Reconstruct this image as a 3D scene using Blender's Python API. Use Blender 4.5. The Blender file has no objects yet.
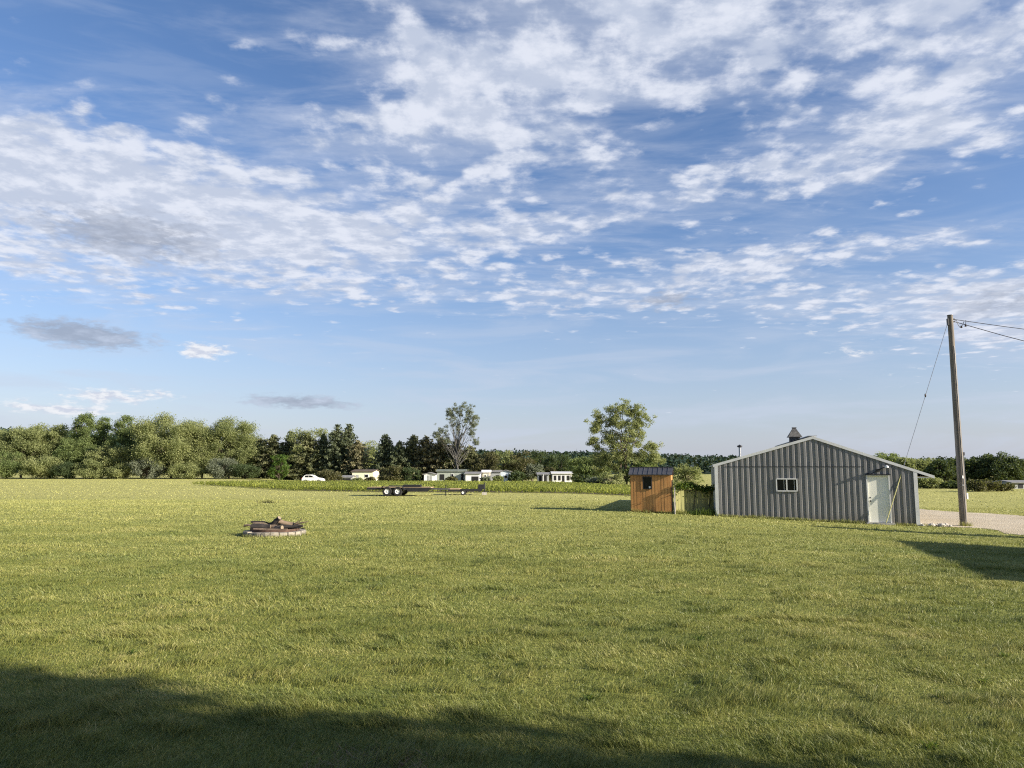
import bpy, math, random
import numpy as np
from mathutils import Vector, Matrix

random.seed(7)
RNG = np.random.default_rng(11)
sc = bpy.context.scene
col = sc.collection
R = math.radians

# ------------------------------------------------------------------ camera model
CAM_Z, FPX, HORIZON = 1.9, 740.0, 470.0
PITCH = math.atan((HORIZON - 384.0) / FPX)
SUN_EL, SUN_AZ = R(20.5), math.atan2(0.93, -0.37)
S_DIR = Vector((math.sin(SUN_AZ) * math.cos(SUN_EL), math.cos(SUN_AZ) * math.cos(SUN_EL), math.sin(SUN_EL)))


def pix_dir(px, py):
    a, b = (px - 512.0) / FPX, (384.0 - py) / FPX
    c, s = math.cos(PITCH), math.sin(PITCH)
    return Vector((a, c - b * s, s + b * c))


def smooth(t):
    t = np.clip(t, 0, 1)
    return t * t * (3 - 2 * t)


def ground(x, y):
    x, y = np.asarray(x, float), np.asarray(y, float)
    fall = -0.5 * smooth((x - 2) / 18) * smooth((y - 6) / 20)
    dip = -0.55 * smooth((y - 98) / 26) * smooth((x + 56) / 14) * (1 - smooth((x - 26) / 30))
    return fall + dip


def gz(x, y):
    return float(ground(x, y))


def hit(px, py, z=None):
    """where the ray through a picture point meets the ground"""
    d = pix_dir(px, py)
    zz = 0.0 if z is None else z
    for _ in range(12):
        t = (zz - CAM_Z) / d.z
        p = d * t
        if z is None:
            zz = gz(p.x, p.y)
    return Vector((p.x, p.y, zz))


def at(px, py, depth):
    d = pix_dir(px, py)
    p = d * (depth / d.y)
    return Vector((p.x, p.y, p.z + CAM_Z))


# ------------------------------------------------------------------ value noise for layout
_tab = np.random.default_rng(3).random((256, 256))


def vnoise(x, y):
    x, y = np.asarray(x, float), np.asarray(y, float)
    xi, yi = np.floor(x).astype(int), np.floor(y).astype(int)
    fx, fy = smooth(x - xi), smooth(y - yi)
    g = lambda i, j: _tab[i & 255, j & 255]
    return (g(xi, yi) * (1 - fx) + g(xi + 1, yi) * fx) * (1 - fy) + (g(xi, yi + 1) * (1 - fx) + g(xi + 1, yi + 1) * fx) * fy


def fbm(x, y, o=4):
    v, a, n = 0, 0.5, 0
    for k in range(o):
        v = v + a * vnoise(x * 2 ** k + 17 * k, y * 2 ** k + 31 * k)
        n += a
        a *= 0.5
    return v / n


# ------------------------------------------------------------------ object helpers
def tag(o, label=None, cat=None, group=None, kind=None):
    if label: o['label'] = label
    if cat: o['category'] = cat
    if group: o['group'] = group
    if kind: o['kind'] = kind
    return o


def empty(name, loc, rz=0.0, label=None, cat=None, group=None):
    o = bpy.data.objects.new(name, None)
    o.empty_display_size = 0.2
    col.objects.link(o)
    o.location = loc
    o.rotation_euler = (0, 0, rz)
    return tag(o, label, cat, group)


def link(name, me, mat, parent=None):
    o = bpy.data.objects.new(name, me)
    col.objects.link(o)
    if mat: me.materials.append(mat)
    if parent is not None: o.parent = parent
    return o


def np_mesh(name, V, F):
    """V (n,3), F (m,k) all faces with k corners"""
    me = bpy.data.meshes.new(name)
    V = np.ascontiguousarray(V, dtype=np.float32)
    F = np.ascontiguousarray(F, dtype=np.int32)
    m, k = F.shape
    me.vertices.add(len(V)); me.vertices.foreach_set('co', V.ravel())
    me.loops.add(m * k); me.loops.foreach_set('vertex_index', F.ravel())
    me.polygons.add(m)
    me.polygons.foreach_set('loop_start', np.arange(0, m * k, k, dtype=np.int32))
    me.polygons.foreach_set('loop_total', np.full(m, k, dtype=np.int32))
    me.update(calc_edges=True)
    return me


class MB:
    """collects solids and builds ONE mesh object"""
    def __init__(self): self.v, self.f = [], []

    def add(self, vs, fs):
        n = len(self.v)
        self.v += [tuple(v) for v in vs]
        self.f += [tuple(i + n for i in f) for f in fs]
        return self

    def box(self, c, s, rot=None):
        hx, hy, hz = s[0] / 2, s[1] / 2, s[2] / 2
        pts = [Vector((x, y, z)) for z in (-hz, hz) for y in (-hy, hy) for x in (-hx, hx)]
        if rot is not None: pts = [rot @ p for p in pts]
        return self.add([p + Vector(c) for p in pts],
                        [(0, 2, 3, 1), (4, 5, 7, 6), (0, 1, 5, 4), (2, 6, 7, 3), (0, 4, 6, 2), (1, 3, 7, 5)])

    def bar(self, a, b, w, t, up=(0, 0, 1)):
        a, b = Vector(a), Vector(b)
        d = b - a
        z = d.normalized()
        x = Vector(up).cross(z)
        if x.length < 1e-4: x = Vector((1, 0, 0)).cross(z)
        x.normalize(); y = z.cross(x)
        m = Matrix((x, y, z)).transposed()
        return self.box((a + b) / 2, (w, t, d.length), m)

    def prism(self, poly, ext):
        """closed outline (list of 3D points, planar) pushed by ext"""
        n = len(poly); e = Vector(ext)
        P = [Vector(p) for p in poly]
        return self.add(P + [p + e for p in P],
                        [tuple(range(n))[::-1], tuple(range(n, 2 * n))] + [(i, (i + 1) % n, (i + 1) % n + n, i + n) for i in range(n)])

    def tube(self, path, rad, sides=8, cap=True):
        P = [Vector(p) for p in path]
        n = len(P)
        if not hasattr(rad, '__len__'): rad = [rad] * n
        vs, fs = [], []
        ref = None
        for i in range(n):
            d = (P[min(i + 1, n - 1)] - P[max(i - 1, 0)]).normalized()
            if ref is None:
                ref = d.orthogonal().normalized()
            x = (ref - d * ref.dot(d)).normalized(); ref = x
            y = d.cross(x)
            for k in range(sides):
                a = 2 * math.pi * k / sides
                vs.append(P[i] + (x * math.cos(a) + y * math.sin(a)) * rad[i])
        for i in range(n - 1):
            for k in range(sides):
                k2 = (k + 1) % sides
                fs.append((i * sides + k, i * sides + k2, (i + 1) * sides + k2, (i + 1) * sides + k))
        if cap:
            fs.append(tuple(range(sides))[::-1])
            fs.append(tuple((n - 1) * sides + k for k in range(sides)))
        return self.add(vs, fs)

    def lathe(self, prof, c=(0, 0, 0), seg=20, axis='z'):
        vs, fs = [], []
        for r, z in prof:
            for k in range(seg):
                a = 2 * math.pi * k / seg
                p = (r * math.cos(a), r * math.sin(a), z)
                if axis == 'y': p = (p[0], p[2], p[1])
                vs.append(Vector(p) + Vector(c))
        n = len(prof)
        for i in range(n - 1):
            for k in range(seg):
                k2 = (k + 1) % seg
                fs.append((i * seg + k, i * seg + k2, (i + 1) * seg + k2, (i + 1) * seg + k))
        return self.add(vs, fs)

    def build(self, name, mat, parent=None, smooth=False, bevel=0):
        me = bpy.data.meshes.new(name)
        me.from_pydata(self.v, [], self.f)
        o = link(name, me, mat, parent)
        if smooth:
            me.polygons.foreach_set('use_smooth', [True] * len(me.polygons))
            me.set_sharp_from_angle(angle=R(40))
        if bevel:
            b = o.modifiers.new('bevel', 'BEVEL'); b.width = bevel; b.segments = 2; b.limit_method = 'ANGLE'
        return o


# ------------------------------------------------------------------ materials
def mat_base(name):
    m = bpy.data.materials.new(name); m.use_nodes = True
    nt = m.node_tree
    return m, nt, nt.nodes['Principled BSDF'], nt.nodes['Material Output']


def N(nt, kind, **kw):
    n = nt.nodes.new(kind)
    for k, v in kw.items():
        if k == 'ins':
            for i, x in v.items():
                if hasattr(x, 'is_linked') or isinstance(x, bpy.types.NodeSocket): nt.links.new(x, n.inputs[i])
                else: n.inputs[i].default_value = x
        else: setattr(n, k, v)
    return n


def mix(nt, fac, a, b):
    n = nt.nodes.new('ShaderNodeMix'); n.data_type = 'RGBA'
    for i, x in ((0, fac), (6, a), (7, b)):
        if isinstance(x, bpy.types.NodeSocket): nt.links.new(x, n.inputs[i])
        else: n.inputs[i].default_value = x if i == 0 else (*x, 1) if len(x) == 3 else x
    return n.outputs[2]


def ramp(nt, fac, stops):
    n = nt.nodes.new('ShaderNodeValToRGB')
    e = n.color_ramp.elements
    while len(e) < len(stops): e.new(0.5)
    for q, (p, c) in zip(e, stops):
        q.position = p; q.color = (*c, 1) if hasattr(c, '__len__') else (c, c, c, 1)
    nt.links.new(fac, n.inputs[0])
    return n.outputs[0]


def noise(nt, scale, detail=4, coord='Object', vec=None, rough=0.55, dist=0.0):
    if vec is None:
        vec = nt.nodes.new('ShaderNodeTexCoord').outputs[coord]
    n = N(nt, 'ShaderNodeTexNoise', ins={'Vector': vec, 'Scale': scale, 'Detail': detail, 'Roughness': rough, 'Distortion': dist})
    return n.outputs[0]


def mapped(nt, scale, coord='Object', rot=(0, 0, 0)):
    tc = nt.nodes.new('ShaderNodeTexCoord')
    m = N(nt, 'ShaderNodeMapping', ins={'Vector': tc.outputs[coord], 'Scale': scale, 'Rotation': rot})
    return m.outputs[0]


def math_n(nt, op, a, b=0.0, c=None, clamp=False):
    n = nt.nodes.new('ShaderNodeMath'); n.operation = op; n.use_clamp = clamp
    for i, x in enumerate((a, b) if c is None else (a, b, c)):
        if isinstance(x, bpy.types.NodeSocket): nt.links.new(x, n.inputs[i])
        else: n.inputs[i].default_value = x
    return n.outputs[0]


def plain(name, c, rough=0.6, var=0.25, scale=3.0, metal=0.0, bump=0.0, stretch=(1, 1, 1), spec=0.4):
    m, nt, bs, out = mat_base(name)
    v = mapped(nt, stretch)
    f = noise(nt, scale, 5, vec=v)
    c = np.array(c)
    cc = ramp(nt, f, [(0.3, tuple(c * (1 - var))), (0.7, tuple(np.minimum(c * (1 + var), 0.95)))])
    nt.links.new(cc, bs.inputs['Base Color'])
    bs.inputs['Roughness'].default_value = rough
    bs.inputs['Metallic'].default_value = metal
    bs.inputs['Specular IOR Level'].default_value = spec
    if bump:
        f2 = noise(nt, scale * 6, 6, vec=v)
        b = N(nt, 'ShaderNodeBump', ins={'Strength': bump, 'Distance': 0.02, 'Height': f2})
        nt.links.new(b.outputs[0], bs.inputs['Normal'])
    return m


def foliage(name, dark, light, trans=0.5, patch=0.45, autumn=None, rough=0.55):
    """leaf material: colour differs from leaf to leaf and from clump to clump"""
    m, nt, bs, out = mat_base(name)
    g = nt.nodes.new('ShaderNodeNewGeometry')
    f = noise(nt, patch, 3)
    f = ramp(nt, f, [(0.32, 0.0), (0.68, 1.0)])
    fac = math_n(nt, 'ADD', math_n(nt, 'MULTIPLY', f, 0.6), math_n(nt, 'MULTIPLY', g.outputs['Random Per Island'], 0.4))
    stops = [(0.0, dark), (0.9, light)]
    if autumn: stops = [(0.0, dark), (0.8, light), (1.0, autumn)]
    c = ramp(nt, fac, stops)
    nt.links.new(c, bs.inputs['Base Color'])
    bs.inputs['Roughness'].default_value = rough
    bs.inputs['Specular IOR Level'].default_value = 0.15
    t = nt.nodes.new('ShaderNodeBsdfTranslucent')
    nt.links.new(mix(nt, 0.35, c, (0.25, 0.3, 0.02)), t.inputs[0])
    ms = N(nt, 'ShaderNodeMixShader', ins={0: trans, 1: bs.outputs[0], 2: t.outputs[0]})
    nt.links.new(ms.outputs[0], out.inputs[0])
    return m


def make_mats():
    M = {}
    # lawn: one sheet, dry and green patches, bare spots
    m, nt, bs, out = mat_base('lawn')
    a = noise(nt, 0.06, 4, rough=0.6)
    st = noise(nt, 1.0, 4, vec=mapped(nt, (0.025, 0.22, 1)))
    b = noise(nt, 0.55, 6, rough=0.65)
    c = noise(nt, 9.0, 5, rough=0.75)
    d = noise(nt, 60.0, 3, rough=0.7)
    big = math_n(nt, 'ADD', math_n(nt, 'MULTIPLY', a, 0.5), math_n(nt, 'MULTIPLY', st, 0.5))
    k1 = ramp(nt, big, [(0.36, (0.2, 0.24, 0.05)), (0.5, (0.29, 0.31, 0.075)), (0.66, (0.39, 0.38, 0.11))])
    k2 = ramp(nt, b, [(0.3, (0.15, 0.2, 0.04)), (0.7, (0.36, 0.35, 0.1))])
    k = mix(nt, 0.42, k1, k2)
    sxy = nt.nodes.new('ShaderNodeSeparateXYZ'); nt.links.new(nt.nodes.new('ShaderNodeTexCoord').outputs['Object'], sxy.inputs[0])
    dry = N(nt, 'ShaderNodeMapRange', ins={0: math_n(nt, 'ADD', sxy.outputs[1], math_n(nt, 'MULTIPLY', a, 26.0)), 1: 26.0, 2: 72.0, 3: 0.0, 4: 0.75}).outputs[0]
    k = mix(nt, dry, k, mix(nt, b, (0.44, 0.42, 0.13), (0.6, 0.56, 0.22)))
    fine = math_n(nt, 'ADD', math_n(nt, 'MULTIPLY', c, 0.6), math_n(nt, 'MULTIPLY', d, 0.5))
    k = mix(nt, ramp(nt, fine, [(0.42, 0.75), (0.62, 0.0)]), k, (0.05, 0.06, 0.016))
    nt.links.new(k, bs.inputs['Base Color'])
    bs.inputs['Roughness'].default_value = 0.95
    bs.inputs['Specular IOR Level'].default_value = 0.1
    bm = N(nt, 'ShaderNodeBump', ins={'Strength': 0.9, 'Distance': 0.06, 'Height': fine})
    nt.links.new(bm.outputs[0], bs.inputs['Normal'])
    M['lawn'] = m
    # grass blades
    m, nt, bs, out = mat_base('grass_blade')
    g = nt.nodes.new('ShaderNodeNewGeometry')
    p1 = noise(nt, 0.35, 5, rough=0.65)
    p2 = noise(nt, 2.2, 4, rough=0.6)
    f = math_n(nt, 'ADD', math_n(nt, 'MULTIPLY', ramp(nt, p1, [(0.34, 0.0), (0.66, 1.0)]), 0.36),
               math_n(nt, 'ADD', math_n(nt, 'MULTIPLY', g.outputs['Random Per Island'], 0.42),
                      math_n(nt, 'MULTIPLY', ramp(nt, p2, [(0.34, 0.0), (0.66, 1.0)]), 0.22)))
    c = ramp(nt, f, [(0.08, (0.055, 0.088, 0.02)), (0.4, (0.152, 0.18, 0.038)), (0.7, (0.3, 0.292, 0.08)), (0.97, (0.53, 0.46, 0.22))])
    sxy = nt.nodes.new('ShaderNodeSeparateXYZ'); nt.links.new(nt.nodes.new('ShaderNodeTexCoord').outputs['Object'], sxy.inputs[0])
    dry = N(nt, 'ShaderNodeMapRange', ins={0: math_n(nt, 'ADD', sxy.outputs[1], math_n(nt, 'MULTIPLY', p1, 16.0)), 1: 16.0, 2: 66.0, 3: 0.0, 4: 0.7}).outputs[0]
    c = mix(nt, dry, c, (0.5, 0.49, 0.17))
    p0 = ramp(nt, noise(nt, 0.16, 3, rough=0.6), [(0.52, 0.0), (0.7, 0.5)])
    c = mix(nt, p0, c, mix(nt, g.outputs['Random Per Island'], (0.06, 0.11, 0.028), (0.19, 0.24, 0.065)))
    nt.links.new(c, bs.inputs['Base Color'])
    bs.inputs['Roughness'].default_value = 0.5
    bs.inputs['Specular IOR Level'].default_value = 0.35
    t = nt.nodes.new('ShaderNodeBsdfTranslucent'); nt.links.new(c, t.inputs[0])
    ms = N(nt, 'ShaderNodeMixShader', ins={0: 0.3, 1: bs.outputs[0], 2: t.outputs[0]})
    nt.links.new(ms.outputs[0], out.inputs[0])
    M['grass'] = m
    # gravel
    m, nt, bs, out = mat_base('gravel')
    a = noise(nt, 0.4, 5); b = noise(nt, 14, 5, rough=0.7)
    vo = N(nt, 'ShaderNodeTexVoronoi', ins={'Vector': nt.nodes.new('ShaderNodeTexCoord').outputs['Object'], 'Scale': 26.0})
    k = ramp(nt, a, [(0.35, (0.44, 0.37, 0.25)), (0.65, (0.57, 0.5, 0.37))])
    k = mix(nt, math_n(nt, 'MULTIPLY', b, 0.6), k, (0.35, 0.28, 0.18))
    nt.links.new(k, bs.inputs['Base Color']); bs.inputs['Roughness'].default_value = 0.95
    bm = N(nt, 'ShaderNodeBump', ins={'Strength': 0.8, 'Distance': 0.03, 'Height': vo.outputs['Distance']})
    nt.links.new(bm.outputs[0], bs.inputs['Normal'])
    M['gravel'] = m
    # weathered ribbed steel
    m, nt, bs, out = mat_base('ribbed_steel')
    a = noise(nt, 1.0, 5, vec=mapped(nt, (2.2, 2.2, 0.12)))
    b = noise(nt, 0.6, 4)
    k = ramp(nt, a, [(0.3, (0.155, 0.152, 0.148)), (0.7, (0.26, 0.256, 0.25))])
    k = mix(nt, math_n(nt, 'MULTIPLY', b, 0.3), k, (0.14, 0.138, 0.14))
    sz = nt.nodes.new('ShaderNodeSeparateXYZ'); nt.links.new(nt.nodes.new('ShaderNodeTexCoord').outputs['Object'], sz.inputs[0])
    mud = N(nt, 'ShaderNodeMapRange', ins={0: math_n(nt, 'ADD', sz.outputs[2], math_n(nt, 'MULTIPLY', noise(nt, 5.0, 5), 0.5)), 1: -0.2, 2: 0.3, 3: 0.6, 4: 0.0}).outputs[0]
    k = mix(nt, mud, k, (0.15, 0.125, 0.09))
    lap = math_n(nt, 'LESS_THAN', math_n(nt, 'ABSOLUTE', math_n(nt, 'SUBTRACT', math_n(nt, 'FRACT', math_n(nt, 'MULTIPLY', sz.outputs[0], 1.0 / 0.98)), 0.5)), 0.012)
    k = mix(nt, math_n(nt, 'MULTIPLY', lap, 0.6), k, (0.06, 0.06, 0.06))
    nt.links.new(k, bs.inputs['Base Color'])
    bs.inputs['Roughness'].default_value = 0.48
    bs.inputs['Metallic'].default_value = 0.0
    M['steel'] = m
    M['trim'] = plain('white_trim', (0.62, 0.62, 0.6), 0.45, 0.1, 2)
    M['roof'] = plain('metal_roof', (0.45, 0.45, 0.45), 0.4, 0.12, 1)
    M['soffit'] = plain('soffit', (0.75, 0.75, 0.72), 0.6, 0.1)
    M['door'] = plain('door_paint', (0.8, 0.79, 0.69), 0.4, 0.05, 1.5)
    M['glass'] = plain('dark_glass', (0.008, 0.009, 0.012), 0.08, 0.2, spec=0.2)
    M['black'] = plain('black_metal', (0.018, 0.018, 0.02), 0.5, 0.3, 6)
    M['concrete'] = plain('concrete', (0.36, 0.35, 0.32), 0.9, 0.2, 4, bump=0.3)
    M['shingle'] = plain('grey_shingle', (0.12, 0.115, 0.105), 0.9, 0.45, 9, bump=0.5)
    M['louver'] = plain('weathered_louver', (0.085, 0.075, 0.07), 0.8, 0.3, 4)
    M['galv'] = plain('galvanised', (0.33, 0.34, 0.35), 0.4, 0.15, 5, metal=0.6)
    # shed boards
    m, nt, bs, out = mat_base('pine_boards')
    g = nt.nodes.new('ShaderNodeNewGeometry')
    a = noise(nt, 1.0, 6, vec=mapped(nt, (26, 26, 1.6)), dist=0.8)
    b = noise(nt, 1.5, 4)
    k = ramp(nt, a, [(0.25, (0.34, 0.16, 0.05)), (0.6, (0.55, 0.285, 0.095)), (0.8, (0.64, 0.38, 0.16))])
    k = mix(nt, math_n(nt, 'MULTIPLY', g.outputs['Random Per Island'], 0.55), k, (0.38, 0.17, 0.045))
    k = mix(nt, ramp(nt, b, [(0.5, 0.0), (0.75, 0.5)]), k, (0.16, 0.07, 0.025))
    nt.links.new(k, bs.inputs['Base Color']); bs.inputs['Roughness'].default_value = 0.65
    M['pine'] = m
    # fence boards
    m, nt, bs, out = mat_base('mossy_boards')
    g = nt.nodes.new('ShaderNodeNewGeometry')
    a = noise(nt, 1.0, 5, vec=mapped(nt, (14, 14, 1.2)))
    k = ramp(nt, a, [(0.3, (0.22, 0.21, 0.08)), (0.7, (0.37, 0.335, 0.13))])
    k = mix(nt, math_n(nt, 'MULTIPLY', g.outputs['Random Per Island'], 0.5), k, (0.2, 0.21, 0.07))
    nt.links.new(k, bs.inputs['Base Color']); bs.inputs['Roughness'].default_value = 0.85
    M['mossy'] = m
    M['shed_roof'] = plain('dark_ribbed_roof', (0.05, 0.05, 0.055), 0.5, 0.25, 3)
    M['pole'] = plain('creosoted_pole', (0.16, 0.14, 0.115), 0.85, 0.5, 1.4, bump=0.5, stretch=(9, 9, 0.7))
    M['yellow'] = plain('yellow_guard', (0.5, 0.47, 0.2), 0.5, 0.1)
    M['porcelain'] = plain('insulator', (0.05, 0.035, 0.03), 0.2, 0.2)
    M['white'] = plain('white_paint', (0.74, 0.74, 0.72), 0.5, 0.08, 1.2)
    M['cream'] = plain('cream_siding', (0.74, 0.71, 0.5), 0.6, 0.08, 0.8)
    M['tan'] = plain('tan_siding', (0.6, 0.55, 0.42), 0.6, 0.1, 0.8)
    M['sage'] = plain('sage_siding', (0.36, 0.39, 0.33), 0.6, 0.15, 0.8)
    M['grey'] = plain('grey_siding', (0.33, 0.34, 0.33), 0.6, 0.15, 0.8)
    M['pale_blue'] = plain('pale_blue_siding', (0.6, 0.66, 0.72), 0.5, 0.08, 0.8)
    M['brown_roof'] = plain('brown_shingles', (0.11, 0.085, 0.065), 0.9, 0.3, 2)
    M['grey_roof'] = plain('grey_shingles', (0.2, 0.2, 0.2), 0.9, 0.25, 2)
    M['moss_roof'] = plain('mossy_roof', (0.15, 0.17, 0.14), 0.9, 0.3, 2)
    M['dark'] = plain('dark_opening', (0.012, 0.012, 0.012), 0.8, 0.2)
    M['bark'] = plain('bark', (0.095, 0.075, 0.055), 0.95, 0.4, 2, bump=0.6, stretch=(3, 3, 0.6))
    M['pale_bark'] = plain('pale_bark', (0.115, 0.11, 0.1), 0.95, 0.35, 2, bump=0.4, stretch=(3, 3, 0.6))
    M['block'] = plain('ring_block', (0.25, 0.225, 0.18), 0.95, 0.45, 7, bump=0.5)
    M['rust'] = plain('rusty_steel', (0.075, 0.045, 0.032), 0.9, 0.5, 9)
    M['ash'] = plain('ash_and_char', (0.06, 0.055, 0.05), 0.95, 0.6, 9)
    M['char'] = plain('charred_wood', (0.022, 0.019, 0.017), 0.85, 0.5, 6, stretch=(1, 4, 4))
    M['log'] = plain('log_bark', (0.17, 0.125, 0.085), 0.9, 0.4, 6, bump=0.4)
    M['cutwood'] = plain('split_wood', (0.24, 0.19, 0.13), 0.8, 0.3, 8)
    M['rubber'] = plain('tyre_rubber', (0.02, 0.02, 0.02), 0.85, 0.2)
    M['rim'] = plain('white_rim', (0.7, 0.7, 0.68), 0.45, 0.08)
    M['deck'] = plain('deck_planks', (0.4, 0.29, 0.16), 0.8, 0.25, 2, stretch=(1, 8, 1))
    M['stone'] = plain('pale_stone', (0.42, 0.39, 0.34), 0.9, 0.2, 6, bump=0.3)
    M['lens'] = plain('red_lens', (0.3, 0.01, 0.01), 0.3, 0.1)
    # foliage kinds
    M['leaf_willow'] = foliage('willow_leaves', (0.15, 0.185, 0.078), (0.38, 0.4, 0.175))
    M['leaf_olive'] = foliage('olive_leaves', (0.14, 0.175, 0.073), (0.34, 0.365, 0.158))
    M['leaf_green'] = foliage('green_leaves', (0.1, 0.145, 0.055), (0.24, 0.29, 0.11))
    M['leaf_dark'] = foliage('dark_leaves', (0.03, 0.05, 0.024), (0.09, 0.12, 0.05), 0.3)
    M['leaf_bright'] = foliage('bright_leaves', (0.05, 0.11, 0.025), (0.13, 0.2, 0.045))
    M['leaf_grey'] = foliage('grey_leaves', (0.1, 0.12, 0.085), (0.25, 0.275, 0.19), 0.35)
    M['leaf_brown'] = foliage('brownish_leaves', (0.04, 0.045, 0.02), (0.14, 0.13, 0.06), 0.25)
    M['needle_spruce'] = foliage('spruce_needles', (0.05, 0.07, 0.042), (0.15, 0.17, 0.095), 0.25)
    M['needle_pine'] = foliage('pine_needles', (0.06, 0.078, 0.04), (0.21, 0.21, 0.105), 0.25)
    M['needle_brown'] = foliage('tired_pine_needles', (0.085, 0.085, 0.048), (0.25, 0.225, 0.125), 0.25)
    M['leaf_hill'] = foliage('hill_forest', (0.014, 0.03, 0.022), (0.03, 0.055, 0.036), 0.15, patch=0.02)
    M['leaf_corn'] = foliage('crop_leaves', (0.16, 0.21, 0.04), (0.48, 0.5, 0.11), 0.4, patch=0.3)
    M['thatch'] = foliage('dead_grass', (0.16, 0.1, 0.06), (0.42, 0.31, 0.2), 0.2)
    M['leaf_vine'] = foliage('vine_leaves', (0.035, 0.07, 0.018), (0.1, 0.16, 0.035))
    M['soil'] = plain('soil', (0.11, 0.085, 0.055), 0.95, 0.3, 1)
    return M


M = make_mats()

# ------------------------------------------------------------------ ground sheet
xs = np.unique(np.concatenate([np.arange(-60, 60.1, 1.0), 60 * 1.14 ** np.arange(1, 37), -60 * 1.14 ** np.arange(1, 37)]))
ys = np.unique(np.concatenate([np.arange(-30, 60.1, 1.0), 60 * 1.14 ** np.arange(1, 37), -30 * 1.3 ** np.arange(1, 16)]))
X, Y = np.meshgrid(xs, ys)
V = np.stack([X.ravel(), Y.ravel(), ground(X, Y).ravel()], 1)
nx, ny = len(xs), len(ys)
ii = np.arange(ny - 1)[:, None] * nx + np.arange(nx - 1)[None, :]
F = np.stack([ii, ii + 1, ii + nx + 1, ii + nx], -1).reshape(-1, 4)
lawn = tag(link('lawn', np_mesh('lawn', V, F), M['lawn']), 'mown yellow green lawn running out to the far field', 'lawn', kind='structure')
lawn.data.polygons.foreach_set('use_smooth', [True] * len(lawn.data.polygons))


def interp_edge(pts, y):
    a = np.array(pts)
    return np.interp(y, a[:, 0], a[:, 1])


DR_L = [(2, 25), (8, 22), (20, 19.4), (26.3, 18.5), (29, 18.9), (30.9, 19.5), (31.4, 18.9), (31.9, 17.75), (46, 21.1), (47, 24)]
DR_R = [(2, 60), (32, 60), (35, 42), (38.4, 27.2), (45, 25.2), (47, 25)]
yy = np.arange(2, 46.6, 0.25)
tt = np.linspace(0, 1, 60)
dl = interp_edge(DR_L, yy) + (fbm(yy * 1.3, yy * 0 + 4) - 0.5) * 0.7
dr = interp_edge(DR_R, yy) + (fbm(yy * 1.1, yy * 0 + 9) - 0.5) * 0.9
GX = dl[:, None] * (1 - tt) + dr[:, None] * tt
GY = np.repeat(yy[:, None], len(tt), 1)
V = np.stack([GX.ravel(), GY.ravel(), ground(GX, GY).ravel() + 0.012], 1)
ii = np.arange(len(yy) - 1)[:, None] * len(tt) + np.arange(len(tt) - 1)[None, :]
F = np.stack([ii, ii + 1, ii + len(tt) + 1, ii + len(tt)], -1).reshape(-1, 4)
tag(link('driveway', np_mesh('driveway', V, F), M['gravel']), 'pale gravel driveway beside the grey barn', 'driveway', kind='structure')

# ------------------------------------------------------------------ barn (ribbed steel pole building)
BL = at(716.2, 470, 34.0); BR = at(914.6, 470, 32.0)
BL.z = BR.z = 0
U = (BR - BL); BW = U.length; U.normalize()
NB = Vector((-U.y, U.x, 0)) * 1.0           # pointing away from the camera
if NB.y < 0: NB = -NB
barn = empty('barn', (BL.x, BL.y, 0), math.atan2(U.y, U.x),
             'long low grey ribbed metal barn with white trim, a side door and a small window', 'barn')


def bw(px, py):
    """barn-wall coordinates (along, height) of a picture point"""
    d = pix_dir(px, py)
    n = NB
    t = (BL.dot(n)) / d.dot(n)
    p = d * t
    return ((p - BL).dot(U), p.z + CAM_Z)


def bg(s, t=0.0):
    p = BL + U * s + NB * t
    return gz(p.x, p.y)


AP_S, AP_Z = bw(812.5, 438.5)
EL_Z = bw(714.5, 466)[1]
ER_Z = bw(915, 471.8)[1]
LEN = 15.0


def top_z(s):
    return EL_Z + (AP_Z - EL_Z) * s / AP_S if s < AP_S else AP_Z + (ER_Z - AP_Z) * (s - AP_S) / (BW - AP_S)


D0 = bw(867.3, 500)[0]; D1 = bw(890.2, 500)[0]
DZ0, DZ1 = bg((D0 + D1) / 2) + 0.07, bw(878, 475.8)[1]
W0 = bw(775.6, 480)[0]; W1 = bw(797.2, 480)[0]
WZ0 = bw(786, 491.5)[1]; WZ1 = bw(786, 478.3)[1]

# ribbed front wall with holes for door and window (strips follow the rib profile)
PITCH_R = 0.245
prof = []
k = 0
while k * PITCH_R < BW + PITCH_R:
    b = k * PITCH_R
    for du, dd in ((0.0, 0.0), (0.07, 0.0), (0.10, -0.045), (0.195, -0.045), (0.225, 0.0)):
        prof.append((b + du, dd))
    k += 1
brk = sorted(set([0.0, AP_S, BW, D0, D1, W0, W1]))
ss = sorted(set([p[0] for p in prof if 0 < p[0] < BW] + brk))
dep = lambda s: float(np.interp(s, [p[0] for p in prof], [p[1] for p in prof]))
w = MB()
for a, b in zip(ss[:-1], ss[1:]):
    if b - a < 1e-4: continue
    mid = (a + b) / 2
    za, zb = bg(a) + 0.03, bg(b) + 0.03
    spans = []
    if D0 <= mid <= D1: spans = [((DZ1, DZ1), (top_z(a), top_z(b)))]
    elif W0 <= mid <= W1: spans = [((za, zb), (WZ0, WZ0)), ((WZ1, WZ1), (top_z(a), top_z(b)))]
    else: spans = [((za, zb), (top_z(a), top_z(b)))]
    for lo, hi in spans:
        w.add([(a, dep(a), lo[0]), (b, dep(b), lo[1]), (b, dep(b), hi[1]), (a, dep(a), hi[0])], [(0, 1, 2, 3)])
wall = w.build('wall', M['steel'], barn)
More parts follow.
